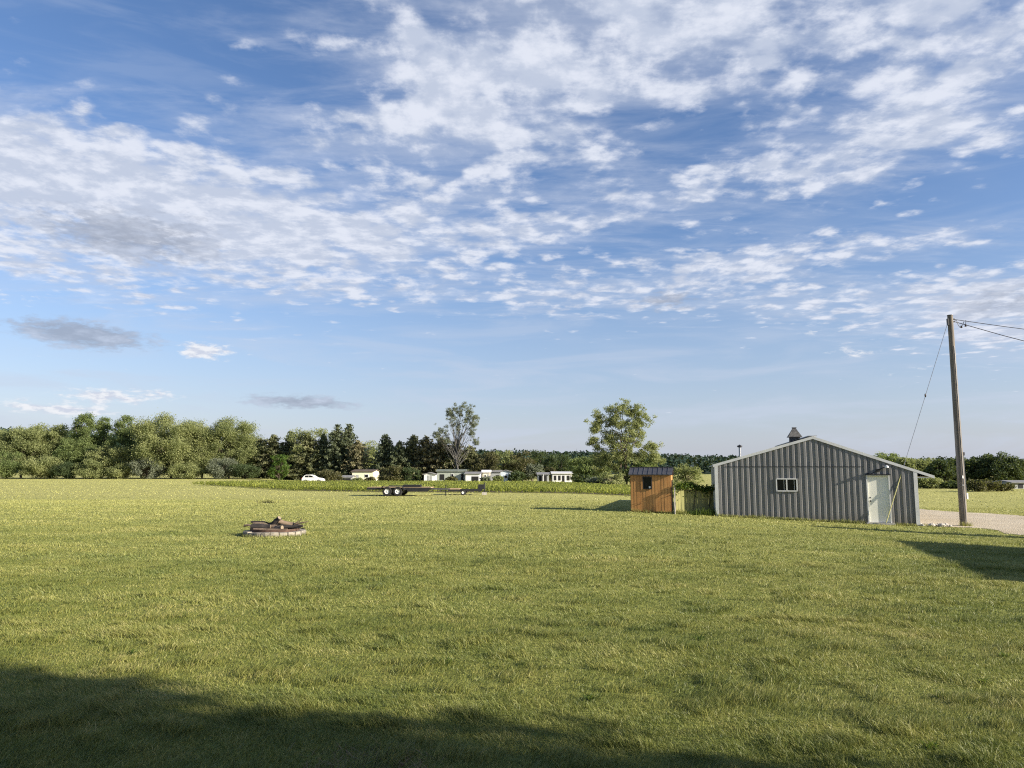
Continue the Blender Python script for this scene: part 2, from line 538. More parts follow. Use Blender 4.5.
# the other three walls, one sheet each side
w = MB()
for s0, s1 in ((0.0, 0.06), (BW - 0.06, BW)):
    zt = top_z(s0 if s0 == 0 else BW) - 0.02
    w.add([(s0, 0.06, bg(s0) - .2), (s1, 0.06, bg(s0) - .2), (s1, LEN, bg(s0) - .4), (s0, LEN, bg(s0) - .4),
           (s0, 0.06, zt), (s1, 0.06, zt), (s1, LEN, zt), (s0, LEN, zt)],
          [(0, 3, 2, 1), (4, 5, 6, 7), (0, 1, 5, 4), (1, 2, 6, 5), (2, 3, 7, 6), (3, 0, 4, 7)])
w.prism([(0.07, LEN - 0.06, -0.6), (BW - .07, LEN - 0.06, -0.9), (BW - .07, LEN - 0.06, ER_Z - .03), (AP_S, LEN - 0.06, AP_Z - .03), (0.07, LEN - 0.06, EL_Z - .03)], (0, 0.05, 0))
w.build('side_wall', M['steel'], barn)
# near-black sill strip along the foot of the wall
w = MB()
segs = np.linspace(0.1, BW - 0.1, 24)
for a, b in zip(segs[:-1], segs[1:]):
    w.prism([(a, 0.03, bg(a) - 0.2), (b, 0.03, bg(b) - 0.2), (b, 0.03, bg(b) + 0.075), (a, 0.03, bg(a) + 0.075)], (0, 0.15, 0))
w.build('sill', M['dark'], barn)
# corner trims
for s, z in ((0.0, EL_Z), (BW, ER_Z)):
    b = bg(s)
    m = MB(); hw = 0.075
    m.box((s, -0.058, (b + 0.0 + z) / 2), (2 * hw, 0.02, z - b))
    m.box((s + (0.07 if s else -0.07), 0.02, (b + z) / 2), (0.02, 0.135, z - b))
    m.build('corner_trim', M['trim'], barn)
# roof: two slopes with thickness, front overhang, long eave on the right
OV_F = 0.045
sl_l = (AP_Z - EL_Z) / AP_S; sl_r = (AP_Z - ER_Z) / (BW - AP_S)
EXL, EXR = 0.12, 0.72
TH = 0.06
roof = MB()
zl, zr = EL_Z - sl_l * EXL, ER_Z - sl_r * EXR
roof.prism([(-EXL, -OV_F, zl + .035), (AP_S, -OV_F, AP_Z + .035), (BW + EXR, -OV_F, zr + .035),
            (BW + EXR, -OV_F, zr + .035 + TH), (AP_S, -OV_F, AP_Z + .035 + TH), (-EXL, -OV_F, zl + .035 + TH)], (0, LEN + 2 * OV_F, 0))
ro = roof.build('roof', M['roof'], barn)
m = MB()   # rake boards along the gable
t = 0.028
for (a, za, b, zb) in ((-EXL - .02, zl, AP_S, AP_Z), (AP_S, AP_Z, BW + EXR + .02, zr)):
    m.prism([(a, -OV_F - t, za - 0.02), (b, -OV_F - t, zb - 0.02), (b, -OV_F - t, zb + .1), (a, -OV_F - t, za + .1)], (0, t - 0.004, 0))
m.build('rake_trim', M['trim'], ro)
m = MB()   # boxed soffit under the right eave
m.prism([(BW + .1, -OV_F + .02, zr + .0), (BW + EXR - .02, -OV_F + .02, zr + .0), (BW + EXR - .02, -OV_F + .02, zr + .03), (BW + .1, -OV_F + .02, zr + .03 + 0.0)], (0, LEN, 0))
m.build('soffit', M['soffit'], ro)
m = MB()
m.box((AP_S, LEN / 2, AP_Z + TH + .055), (0.36, LEN + 2 * OV_F + .02, 0.03))
m.build('ridge_cap', M['roof'], ro)
# door
dr = MB()
dw = D1 - D0
dr.box(((D0 + D1) / 2, 0.027, (DZ0 + DZ1) / 2), (dw - 0.06, 0.045, DZ1 - DZ0 - 0.03))
door = dr.build('door', M['door'], barn, bevel=0.004)
m = MB()
hx = D0 + 0.12; hz = DZ0 + 0.93
m.lathe([(0.0, 0.05), (0.03, 0.045), (0.034, 0.03), (0.022, 0.012), (0.03, 0.0)], (hx, 0.004, hz), 12, 'y')
for i in range(len(m.v) - 60, len(m.v)):
    x, y, z = m.v[i]; m.v[i] = (x, 0.004 - (y - 0.004), z)
m.build('handle', M['black'], door, smooth=True)
m = MB(); m.lathe([(0.0, -0.02), (0.028, -0.018), (0.03, 0.0)], (hx, 0.004, hz + 0.14), 12, 'y'); m.build('deadbolt', M['black'], door, smooth=True)
m = MB()
for s in (D0 + 0.012, D1 - 0.012): m.box((s, 0.015, (DZ0 + DZ1) / 2), (0.05, 0.146, DZ1 - DZ0 + .01))
m.box(((D0 + D1) / 2, 0.017, DZ1 + 0.006), (dw + .02, 0.142, 0.05))
m.build('door_frame', M['trim'], barn)
m = MB(); m.box(((D0 + D1) / 2, -0.02, DZ0 - 0.06), (dw + 0.2, 0.34, 0.13)); m.build('threshold', M['concrete'], barn)
m = MB(); m.box(((D0 + D1) / 2, -0.075, DZ1 + 0.055), (dw + 0.1, 0.1, 0.03)); m.build('drip_cap', M['black'], barn)
# window: two sashes
win = MB()
cx, cz = (W0 + W1) / 2, (WZ0 + WZ1) / 2
fw = 0.05
for s in (W0 + fw / 2, W1 - fw / 2, cx): win.box((s, -0.03, cz), (fw, 0.11, WZ1 - WZ0))
for z in (WZ0 + fw / 2, WZ1 - fw / 2): win.box((cx, -0.032, z), (W1 - W0 - .004, 0.106, fw))
win_o = win.build('window', M['trim'], barn)
for a, b in ((W0 + fw, cx - fw / 2), (cx + fw / 2, W1 - fw)):
    m = MB(); m.box(((a + b) / 2, 0.0, cz), (b - a, 0.012, WZ1 - WZ0 - 2 * fw)); m.build('pane', M['glass'], win_o)
    m = MB(); m.box((b - 0.085, -0.012, cz), (0.018, 0.014, WZ1 - WZ0 - 2 * fw - .01)); m.build('sash_bar', M['trim'], win_o)
# dark board inside behind the window so the room is not open to the sky
# wall lamp beside the door
LS, LZ = bw(885.3, 467)
m = MB(); m.lathe([(0.015, 0.1), (0.075, 0.07), (0.085, 0.0), (0.07, -0.01), (0.0, -0.012)], (LS, -0.24, LZ - 0.03), 14)
lamp = m.build('wall_lamp', M['white'], barn, smooth=True)
m = MB(); m.tube([(LS - 0.30, -0.05, LZ - 0.13), (LS - 0.18, -0.13, LZ - 0.06), (LS - 0.05, -0.22, LZ + 0.0), (LS, -0.24, LZ + 0.05)], 0.022, 8)
m.box((LS - 0.32, -0.06, LZ - 0.14), (0.14, 0.05, 0.12)); m.build('lamp_arm', M['black'], lamp)
m = MB()
m.tube([(LS - 0.36, -0.056, LZ - 0.17), (LS - .6, -0.056, LZ - 0.3), (D0 + .02, -0.056, DZ1 + 0.12)], 0.014, 6)
m.tube([(0.4, -0.056, bw(720, 467)[1] + 0.02), (AP_S, -0.056, bw(812, 467)[1] + .03), (D0 - 0.1, -0.056, bw(860, 466.5)[1])], 0.008, 5)
m.build('conduit', M['black'], barn)
# cupola on the ridge and a flue pipe on the left slope
CD = 3.2
p = at(794.6, 440, 33.2 + CD)
cs = (Vector((p.x, p.y, 0)) - BL).dot(U)
ct = (Vector((p.x, p.y, 0)) - BL).dot(NB)
zc0 = top_z(cs) - 0.05
zc1 = at(793, 437.3, p.y).z; zc2 = at(793, 428.3, p.y).z
bwid = 0.46
m = MB()
m.box((cs, ct, (zc0 + zc1) / 2), (bwid, bwid, zc1 - zc0))
cup = m.build('cupola', M['louver'], barn)
m = MB()
for f in np.linspace(0.25, 0.9, 6):
    m.box((cs, ct - bwid / 2 - 0.012, zc0 + (zc1 - zc0) * f), (bwid - 0.1, 0.03, 0.03), Matrix.Rotation(0.5, 3, 'X'))
m.build('louver', M['shingle'], cup)
m = MB()
e = 0.33
m.add([(cs - e, ct - e, zc1), (cs + e, ct - e, zc1), (cs + e, ct + e, zc1), (cs - e, ct + e, zc1),
       (cs - .07, ct - .07, zc2), (cs + .07, ct - .07, zc2), (cs + .07, ct + .07, zc2), (cs - .07, ct + .07, zc2)],
      [(3, 2, 1, 0), (4, 5, 6, 7), (0, 1, 5, 4), (1, 2, 6, 5), (2, 3, 7, 6), (3, 0, 4, 7)])
m.box((cs, ct, zc2 + .02), (.2, .2, .05))
m.build('cupola_roof', M['shingle'], cup)
p = at(740, 456, 38.5); p2 = at(740, 444.5, 38.5)
fs = (Vector((p.x, p.y, 0)) - BL).dot(U); ft = (Vector((p.x, p.y, 0)) - BL).dot(NB)
m = MB(); m.tube([(fs, ft, top_z(fs)), (fs, ft, p2.z - .1)], 0.055, 10)
fl = m.build('flue_pipe', M['galv'], barn, smooth=True)
m = MB(); m.lathe([(0.0, 0.12), (0.08, 0.07), (0.13, 0.06), (0.13, 0.0), (0.08, -0.03), (0.0, -0.04)], (fs, ft, p2.z - .12), 12)
m.build('flue_cap', M['black'], fl)
# pale rocks spilled at the barn corner
for i in range(16):
    s = BW + 0.15 + random.random() * 1.1; t_ = -0.2 + random.random() * 0.6
    p = BL + U * s + NB * t_
    r = random.uniform(0.07, 0.17)
    m = MB()
    m.lathe([(0.001, 1), (0.6, 0.8), (0.95, 0.25), (0.9, -0.3), (0.5, -0.7), (0.001, -.8)], (0, 0, 0), 7)
    vs = [(x * random.uniform(.8, 1.2) * r, y * random.uniform(.8, 1.2) * r, z * r * random.uniform(.6, .8)) for x, y, z in m.v]
    m.v = vs
    o = m.build('rock', M['stone'], None)
    o.location = (p.x, p.y, gz(p.x, p.y) + r * .45); o.rotation_euler[2] = random.random() * 6
    tag(o, 'pale rock in the spill of stones beside the barn corner', 'rock', 'pale rocks at the barn corner')

# ------------------------------------------------------------------ utility pole, guy wire, service lines
pb = hit(964, 526)
pt = at(950, 315.5, pb.y)
H_P = pt.z - pb.z
pole = empty('utility_pole', pb, 0, 'tall weathered wooden utility pole at the edge of the gravel driveway', 'utility pole')
m = MB()
lean = pt.x - pb.x
pth = [(lean * f, 0, -0.3 + (H_P + 0.3) * f) for f in np.linspace(0, 1, 14)]
m.tube(pth, [0.155 - 0.045 * f for f in np.linspace(0, 1, 14)], 14)
shaft = m.build('shaft', M['pole'], pole, smooth=True)
m = MB(); m.tube([(lean, 0, H_P - 0.005), (lean, 0, H_P + 0.02)], [0.122, 0.118], 14); m.build('pole_cap', M['black'], pole)
m = MB(); m.box((lean - 0.13, -0.03, H_P - 0.3), (0.07, 0.1, 0.3)); m.build('guy_bracket', M['black'], pole)
for dz, dx in ((-0.17, 0.14), (-.28, 0.14)):
    m = MB(); m.box((lean + dx, 0, H_P + dz), (0.09, 0.06, 0.06)); m.build('line_bracket', M['black'], pole)
for (dx, dz) in ((0.44, -0.52), (0.63, -0.46)):
    m = MB(); m.lathe([(0.0, 0.06), (0.03, 0.05), (0.045, 0.02), (0.03, 0.0), (0.048, -0.03), (0.03, -0.055), (0.0, -0.06)], (lean + dx, -.05, H_P + dz), 10)
    m.build('insulator', M['porcelain'], pole, smooth=True)
m = MB()
m.tube([(lean + .14, -.02, H_P - .2), (lean + .26, -.04, H_P - .24), (lean + .30, -.05, H_P - .42), (lean + .38, -.05, H_P - .56), (lean + .44, -.05, H_P - .5)], 0.012, 5)
m.tube([(lean + .44, -.05, H_P - .5), (lean + .52, -.05, H_P - .42), (lean + .58, -.05, H_P - .26), (lean + .68, -.03, H_P - .22), (lean + .63, -.05, H_P - .44)], 0.012, 5)
m.build('jumper_wire', M['black'], pole)
m = MB(); m.box((lean * .35 + 0.16, -.02, 3.1), (0.08, 0.1, 0.14)); m.build('junction_box', M['black'], pole)
m = MB(); m.box((0.19, -.03, 1.28), (0.07, 0.12, 0.26)); m.build('meter_box', M['white'], pole)
m = MB(); m.tube([(lean * .1 + .165, -.05, 1.4), (lean * .35 + .15, -.03, 3.05)], .016, 6); m.build('conduit', M['galv'], pole)

m = MB(); m.tube([(lean * f + .03, -.155 + .04 * f, H_P * f) for f in np.linspace(.02, .85, 12)], .008, 5); m.build('ground_wire', M['galv'], pole)
m = MB(); m.box((lean * .2, -.15, 1.75), (.09, .012, .05)); m.build('tag_plate', M['galv'], pole)
m = MB(); m.box((lean * .24, -.149, 2.1), (.05, .012, .12)); m.build('tag_plate', M['white'], pole)
ga = at(885.3, 523, 32.05); ga.z = gz(ga.x, ga.y)
top = Vector((pb.x + lean - 0.14, pb.y - .04, pb.z + H_P - 0.32))
guy = empty('guy_wire', ga, 0, 'thin guy wire with a yellow guard slanting from the pole past the barn door', 'guy wire')
tv = top - ga
m = MB(); m.tube([tv * 0.0, tv * 0.5 - Vector((0, 0, 0.02)), tv], 0.011, 6); m.build('cable', M['galv'], guy)
m = MB(); m.tube([tv * 0.012, tv * 0.28], 0.021, 8); m.build('guard', M['yellow'], guy, smooth=True)
m = MB(); m.lathe([(0.0, 0.09), (0.03, 0.06), (0.038, 0), (0.03, -.06), (0, -.09)], tuple(tv * 0.63), 8); m.build('strain_insulator', M['porcelain'], guy)
m = MB(); m.tube([tv * -0.01, tv * 0.03], 0.018, 6); m.build('anchor_rod', M['galv'], guy)


# the house standing out of frame on the right (its roof shades the lawn, the lines run to its mast)
def sunward(p, h):
    k = h / math.tan(SUN_EL)
    return Vector((p.x + math.sin(SUN_AZ) * k, p.y + math.cos(SUN_AZ) * k, 0))


ga_ = hit(912, 541.5); gb_ = hit(1024, 606)
HE = 3.7
e0 = sunward(ga_, HE); e1 = sunward(gb_, HE)
ev = (e1 - e0); ev = ev.normalized()
e1 = e0 + ev * 10.5
en = Vector((-ev.y, ev.x, 0))
if en.x < 0: en = -en
house = empty('farmhouse', (e0.x, e0.y, gz(e0.x, e0.y)), math.atan2(ev.y, ev.x), 'white farmhouse beside the driveway whose roof shades the lawn', 'house')
hz = lambda a: a
dn = 1 if Vector((math.cos(house.rotation_euler[2] + math.pi / 2), math.sin(house.rotation_euler[2] + math.pi / 2), 0)).dot(en) > 0 else -1
HL, HWD = 10.5, 8.0
zE = HE - 0.06 - house.location.z
m = MB()
m.prism([(0.35, dn * .5, -.4), (0.35, dn * (HWD - .5), -.4), (0.35, dn * (HWD - .5), zE - .1), (0.35, dn * HWD / 2, zE + 1.0), (0.35, dn * .5, zE - .1)], (HL - .7, 0, 0))
m.build('wall', M['white'], house)
m = MB()
m.prism([(0, 0, zE - .12), (0, dn * HWD / 2, zE + 1.1), (0, dn * HWD, zE - .12), (0, dn * HWD, zE), (0, dn * HWD / 2, zE + 1.25), (0, 0, zE)], (HL, 0, 0))
m.build('roof', M['grey_roof'], house)
for a in (2.0, 4.6, 7.4):
    m = MB(); m.box((a, dn * .49, 1.9), (1.0, 0.06, 1.5)); f = m.build('window', M['trim'], house)
    m = MB(); m.box((a, dn * .46, 1.9), (.86, 0.05, 1.36)); m.build('pane', M['glass'], f)
far = Vector((66, 30.5, 8.1))
for i, (dz0, sag, rr, lab) in enumerate(((-.18, 1.75, .013, 'upper thin power line running right from the pole top'),
                                         (-.28, 3.6, .015, 'lower sagging power line running right from the pole top'))):
    a = Vector((pb.x + lean + .18, pb.y, pb.z + H_P + dz0)); b = far + Vector((0, 0, dz0))
    m = MB()
    pts = []
    for f in np.linspace(0, 1, 24):
        q = a.lerp(b, f) - a; q.z -= sag * 4 * f * (1 - f); pts.append(q)
    m.tube(pts, rr, 6)
    o = m.build('power_line', M['black'], None); o.location = a
    tag(o, lab, 'power line', 'power lines at the pole top')

# ------------------------------------------------------------------ wooden shed
sl = hit(631.5, 512.2)
SH_R = R(-15)
shed = empty('garden_shed', (sl.x, sl.y, gz(sl.x + .8, sl.y)), SH_R, 'small orange pine shed with vertical boards, dark window and dark roof', 'shed')
SW, SD, SE, SRD = 1.8, 1.5, 1.74, 2.03
m = MB()
nb = 13
for i in range(nb):      # front boards, leaving the window open
    a = SW * i / nb; b = SW * (i + 1) / nb - 0.008
    c = (a + b) / 2; off = -0.012 - 0.008 * ((i * 7) % 3) / 2
    if 0.53 < c < 0.93:
        m.box((c, off, 0.56), (b - a, 0.03, 1.08))
        m.box((c, off, (SE + 1.65) / 2 + .01), (b - a, 0.03, SE - 1.65))
    else:
        m.box((c, off, SE / 2 + 0.02), (b - a, 0.03, SE - 0.04))
m.build('front_boards', M['pine'], shed)
m = MB()
nb = 11
for s in (0.0, SW):
    for i in range(nb):
        a = SD * i / nb; b = SD * (i + 1) / nb - 0.008
        c = (a + b) / 2
        zt = SE + (SRD - SE) * (1 - abs(c - SD / 2) / (SD / 2)) - 0.03
        m.box((s + (0.016 if s else -0.016), c + .01, zt / 2 + .02), (0.03, b - a, zt - 0.04))
m.box((SW / 2, SD, SE / 2), (SW, 0.03, SE))
m.build('side_boards', M['pine'], shed)
m = MB()
for x in (0.06, SW - .06): m.box((x, 0.06, SE / 2), (.08, .08, SE - .06))
m.box((SW / 2, SD / 2, 0.05), (SW - .05, SD - .05, 0.08))
m.box((SW / 2, .5, 1.2), (SW - .08, .02, 1.0))
m.build('inner_frame', M['dark'], shed)
m = MB()
ov = 0.1; sl_ = (SRD - SE) / (SD / 2); th = .04
for sgn in (0, 1):
    n = 9
    for i in range(n):     # ribbed metal strips
        a = -ov + (SW + 2 * ov) * i / n; b = -ov + (SW + 2 * ov) * (i + 1) / n
        y0, y1 = (-ov - .02, SD / 2) if sgn == 0 else (SD + ov, SD / 2)
        z0 = SE - sl_ * ov + .03; z1 = SRD + .03
        m.add([(a, y0, z0), (b, y0, z0), (b, y1, z1), (a, y1, z1), (a, y0, z0 + th), (b, y0, z0 + th), (b, y1, z1 + th), (a, y1, z1 + th)],
              [(0, 1, 2, 3), (4, 7, 6, 5), (0, 4, 5, 1), (3, 2, 6, 7)] + ([(0, 3, 7, 4)] if i == 0 else []) + ([(1, 5, 6, 2)] if i == n - 1 else []))
        m.bar((a + .012, y0, z0 + th + .008), (a + .012, y1, z1 + th + .008), .03, .024)
m.bar((-ov, SD / 2, SRD + .075), (SW + ov, SD / 2, SRD + .075), .14, .03)
m.build('roof', M['shed_roof'], shed)
m = MB()
for x in (0.56, 0.95): m.box((x, -0.055, 1.38), (0.035, 0.03, 0.56))
for z in (1.1, 1.65): m.box((0.755, -0.057, z), (0.42, 0.03, 0.035))
wf = m.build('window', M['black'], shed)
m = MB(); m.box((0.755, 0.0, 1.38), (0.36, 0.01, 0.53)); m.build('pane', M['glass'], wf)
m = MB(); m.box((0.86, -0.03, 1.18), (.07, .05, .09)); m.build('window_ornament', M['white'], wf)

# ------------------------------------------------------------------ board fence between shed and barn
f0 = hit(675, 514.2); f1 = BL + U * -0.12 + NB * 0.85
f1 = Vector((f1.x, f1.y, 0)); f0 = Vector((f0.x, f0.y, 0))
fd = f1 - f0; FL = fd.length
fence = empty('board_fence', (f0.x, f0.y, gz(f0.x, f0.y)), math.atan2(fd.y, fd.x), 'mossy vertical board fence between the shed and the barn', 'fence')
m = MB(); n = 14
for i in range(n):
    a = .05 + (FL - .06) * i / n; b = .05 + (FL - .06) * (i + 1) / n - 0.012
    g = gz(*(f0 + fd * (a / FL)).xy) - gz(f0.x, f0.y)
    m.box(((a + b) / 2, 0.0 + .012 * (i % 2), g + .6 + random.uniform(-.02, .03)), (b - a, .02, 1.12))
m.build('board', M['mossy'], fence)
m = MB()
for z in (.25, .95): m.box((FL / 2, .045, z), (FL - .05, .05, .09))
m.build('rail', M['mossy'], fence)
post = empty('marker_post', (f0.x - .02, f0.y - .12, gz(f0.x, f0.y)), 0, 'thin whitish post standing between the shed and the fence', 'post')
m = MB(); m.tube([(0, 0, -.2), (-.02, 0, .45), (0, 0, 1.25)], [.04, .035, .03], 8); m.build('stake', M['stone'], post)

# ------------------------------------------------------------------ fire ring with logs
fc = hit(275, 535)
fire = empty('fire_ring', (fc.x, fc.y, gz(fc.x, fc.y)), 0, 'round fire ring of pale concrete blocks with a rusty liner on the lawn', 'fire ring')
RR, BH = 0.88, 0.16
nblk = 22
for i in range(nblk):
    a0 = 2 * math.pi * i / nblk + .012; a1 = 2 * math.pi * (i + 1) / nblk - .012
    m = MB(); r0, r1 = RR - 0.17, RR
    js = random.uniform(-.012, .012)
    pts = [(r * math.cos(a), r * math.sin(a), -0.03) for r, a in ((r0, a0), (r1 + js, a0), (r1 + js + .008, (a0 + a1) / 2), (r1 + js, a1), (r0, a1))]
    m.prism(pts, (0, 0, BH + random.uniform(-.012, .012)))
    m.build('block', M['block'], fire, bevel=.012)
m = MB(); m.lathe([(RR - .19, -.02), (RR - .18, -.02), (RR - .18, BH + .04), (RR - .19, BH + .04), (RR - .19, -.02)], (0, 0, 0), 40); m.build('liner', M['rust'], fire, smooth=True)
m = MB(); m.lathe([(RR - .2, .05), (.4, .09), (.001, .12)], (0, 0, 0), 24); m.build('ash_bed', M['ash'], fire)


def log(name, a, b, r0, r1, mat, lab, cat='log', bend=0.03, cut=True, group='logs in the fire ring'):
    a, b = Vector(a), Vector(b)
    base = Vector((fc.x, fc.y, fire.location.z))
    o = empty(name, base + a, 0, lab, cat, group)
    d = b - a
    m = MB(); pts = []; rs = []
    for f in np.linspace(0, 1, 6):
        pts.append(d * f + Vector((0, random.uniform(-bend, bend), random.uniform(-bend, bend) * .6)) * (1 if 0 < f < 1 else 0))
        rs.append((r0 * (1 - f) + r1 * f) * random.uniform(.92, 1.08))
    m.tube(pts, rs, 9); m.build('bark', mat, o, smooth=True)
    if cut:
        dd = d.normalized()
        for q, s, r in ((pts[0], -1, rs[0]), (pts[-1], 1, rs[-1])):
            m = MB(); m.tube([q - dd * s * .01, q + dd * s * .006], r * .9, 9); m.build('cut_end', M['cutwood'], o)
    return o


log('log', (-.62, -.3, .25), (-.08, -.18, .25), .085, .075, M['char'], 'charred log lying at the left rim of the fire ring')
log('log', (-.68, .1, .31), (.1, -.1, .25), .06, .05, M['log'], 'grey brown log slanting up on the left of the pile')
log('log', (-.12, .05, .26), (.13, -.05, .5), .085, .07, M['char'], 'black charred stump end sticking up in the middle of the fire pit')
log('log', (.1, .0, .4), (.7, .2, .24), .075, .05, M['log'], 'pale split log leaning right from the middle of the pile')
log('log', (.12, -.22, .25), (.85, -.12, .27), .06, .035, M['char'], 'long blackened log lying to the right across the rim')
log('log', (-.3, -.05, .2), (.3, -.32, .24), .065, .06, M['log'], 'thick brown log at the front of the burnt pile')
log('branch', (-.9, -.05, .27), (-.25, -.2, .31), .035, .02, M['log'], 'stubby grey branch overhanging the left rim of the pit', 'branch', .04, False, 'branches in the fire ring')
log('branch', (-.35, .3, .3), (.75, .3, .34), .035, .02, M['char'], 'long dark branch lying across the back of the pit', 'branch', .05, False, 'branches in the fire ring')
log('branch', (-.5, -.4, .2), (.5, -.45, .2), .03, .02, M['log'], 'thin pale branch lying along the front rim of the pit', 'branch', .03, False, 'branches in the fire ring')
log('branch', (.3, .1, .3), (.95, .05, .38), .028, .012, M['log'], 'thin branch sticking out right and curling up from the pit', 'branch', .04, False, 'branches in the fire ring')
log('branch', (.2, -.1, .3), (.93, -.25, .2), .03, .012, M['char'], 'dark thin branch drooping over the right rim of the pit', 'branch', .03, False, 'branches in the fire ring')
log('branch', (.55, .05, .31), (.78, .0, .47), .02, .009, M['log'], 'short twig pointing up at the right of the fire pit', 'branch', .02, False, 'branches in the fire ring')
log('branch', (-.75, .1, .37), (-.1, .12, .36), .03, .014, M['char'], 'dark thin branch reaching left over the pile', 'branch', .05, False, 'branches in the fire ring')


# ------------------------------------------------------------------ trailers by the crop field
def wheel_pair(parent, x, ydir, r, w):
    """tyre with rim, axle along y"""
    m = MB()
    m.lathe([(r * .55, -w / 2), (r * .9, -w / 2), (r, -w / 3), (r, w / 3), (r * .9, w / 2), (r * .55, w / 2), (r * .55, -w / 2)], (x, ydir, r), 24, 'y')
    t = m.build('wheel', M['rubber'], parent, smooth=True)
    m = MB()
    fy = -1 if ydir < 0 else 1
    m.lathe([(r * .56, fy * w * .35), (r * .52, fy * w * .42), (r * .3, fy * w * .25), (r * .16, fy * w * .4), (.001, fy * w * .42)], (x, ydir, r), 18, 'y')
    m.build('rim', M['rim'], t, smooth=True)


tl = hit(367, 495.2); trr = hit(432, 495.4)
dpt = 55.0
p0 = at(367, 490, dpt); p1 = at(431, 490, dpt)
TL = p1.x - p0.x
trl = empty('flatbed_trailer', (p0.x, dpt, gz(p0.x, dpt)), R(-2), 'black flatbed trailer with a wooden deck and two white wheels beside the crops', 'trailer')
zd = .62
m = MB()
m.box((TL / 2, .9, zd), (TL, 1.7, .05))
m.build('deck', M['deck'], trl)
m = MB()
m.box((TL / 2, -.02, zd - .08), (TL, .08, .16)); m.box((TL / 2, 1.82, zd - .08), (TL, .08, .16))
m.box((TL * .8, -.02, zd - .2), (TL * .34, .07, .14))
for f in np.linspace(.03, .97, 9): m.box((TL * f, .9, zd - .1), (.07, 1.76, .1))
m.build('frame', M['black'], trl)
wx = [p - p0.x for p in (at(388, 490, dpt).x, at(398.5, 490, dpt).x)]
for x in wx:
    for y in (-.25, 2.05): wheel_pair(trl, x, y, .34, .22)
for y in (-.25, 2.05):
    m = MB(); c = sum(wx) / 2
    out = [(c - .95, y - .14, .45), (c - .72, y - .14, .74), (c + .72, y - .14, .74), (c + .95, y - .14, .45), (c + .92, y - .14, .42), (c + .7, y - .14, .71), (c - .7, y - .14, .71), (c - .92, y - .14, .42)]
    m.prism(out, (0, .28, 0)); m.build('fender', M['black'], trl)
m = MB()
m.box((c + 1.35, .4, zd + .1), (1.3, .5, .2)); m.build('ramp', M['black'], trl)
m = MB(); m.bar((TL, .3, zd - .1), (TL + 1.3, .9, zd - .14), .08, .1); m.bar((TL, 1.5, zd - .1), (TL + 1.3, .9, zd - .14), .08, .1)
m.tube([(TL + 1.0, .9, 0), (TL + 1.0, .9, .8)], .04, 8); m.build('tongue', M['black'], trl)
m = MB(); m.box((.0, .25, zd - .08), (.03, .12, .08)); m.build('tail_light', M['lens'], trl)

q0 = at(448, 490, 57.0); q1 = at(482, 490, 57.0); QL = q1.x - q0.x
tr2 = empty('equipment_trailer', (q0.x, 57.0, gz(q0.x, 57.0)), R(1), 'low long trailer frame with pale deck end and black hitch jack', 'trailer')
m = MB()
m.box((QL * .5, 0, .36), (QL, .08, .14)); m.box((QL * .5, 1.6, .36), (QL, .08, .14))
for f in np.linspace(.04, .96, 7): m.box((QL * f, .8, .34), (.06, 1.56, .08))
m.build('frame', M['black'], tr2)
m = MB(); m.box((QL * .16, .8, .46), (QL * .36, 1.6, .06)); m.build('deck', M['deck'], tr2)
for y in (-.16, 1.76): wheel_pair(tr2, QL * .45, y, .2, .15)
m = MB(); m.box((QL - .05, .2, .62), (.5, .35, .36)); m.tube([(QL + .2, .3, 0.02), (QL + .2, .3, .95)], .045, 8); m.build('tool_box', M['black'], tr2)
m = MB(); m.box((QL + .18, -.05, .12), (.36, .3, .2)); m.build('support_block', M['stone'], tr2)


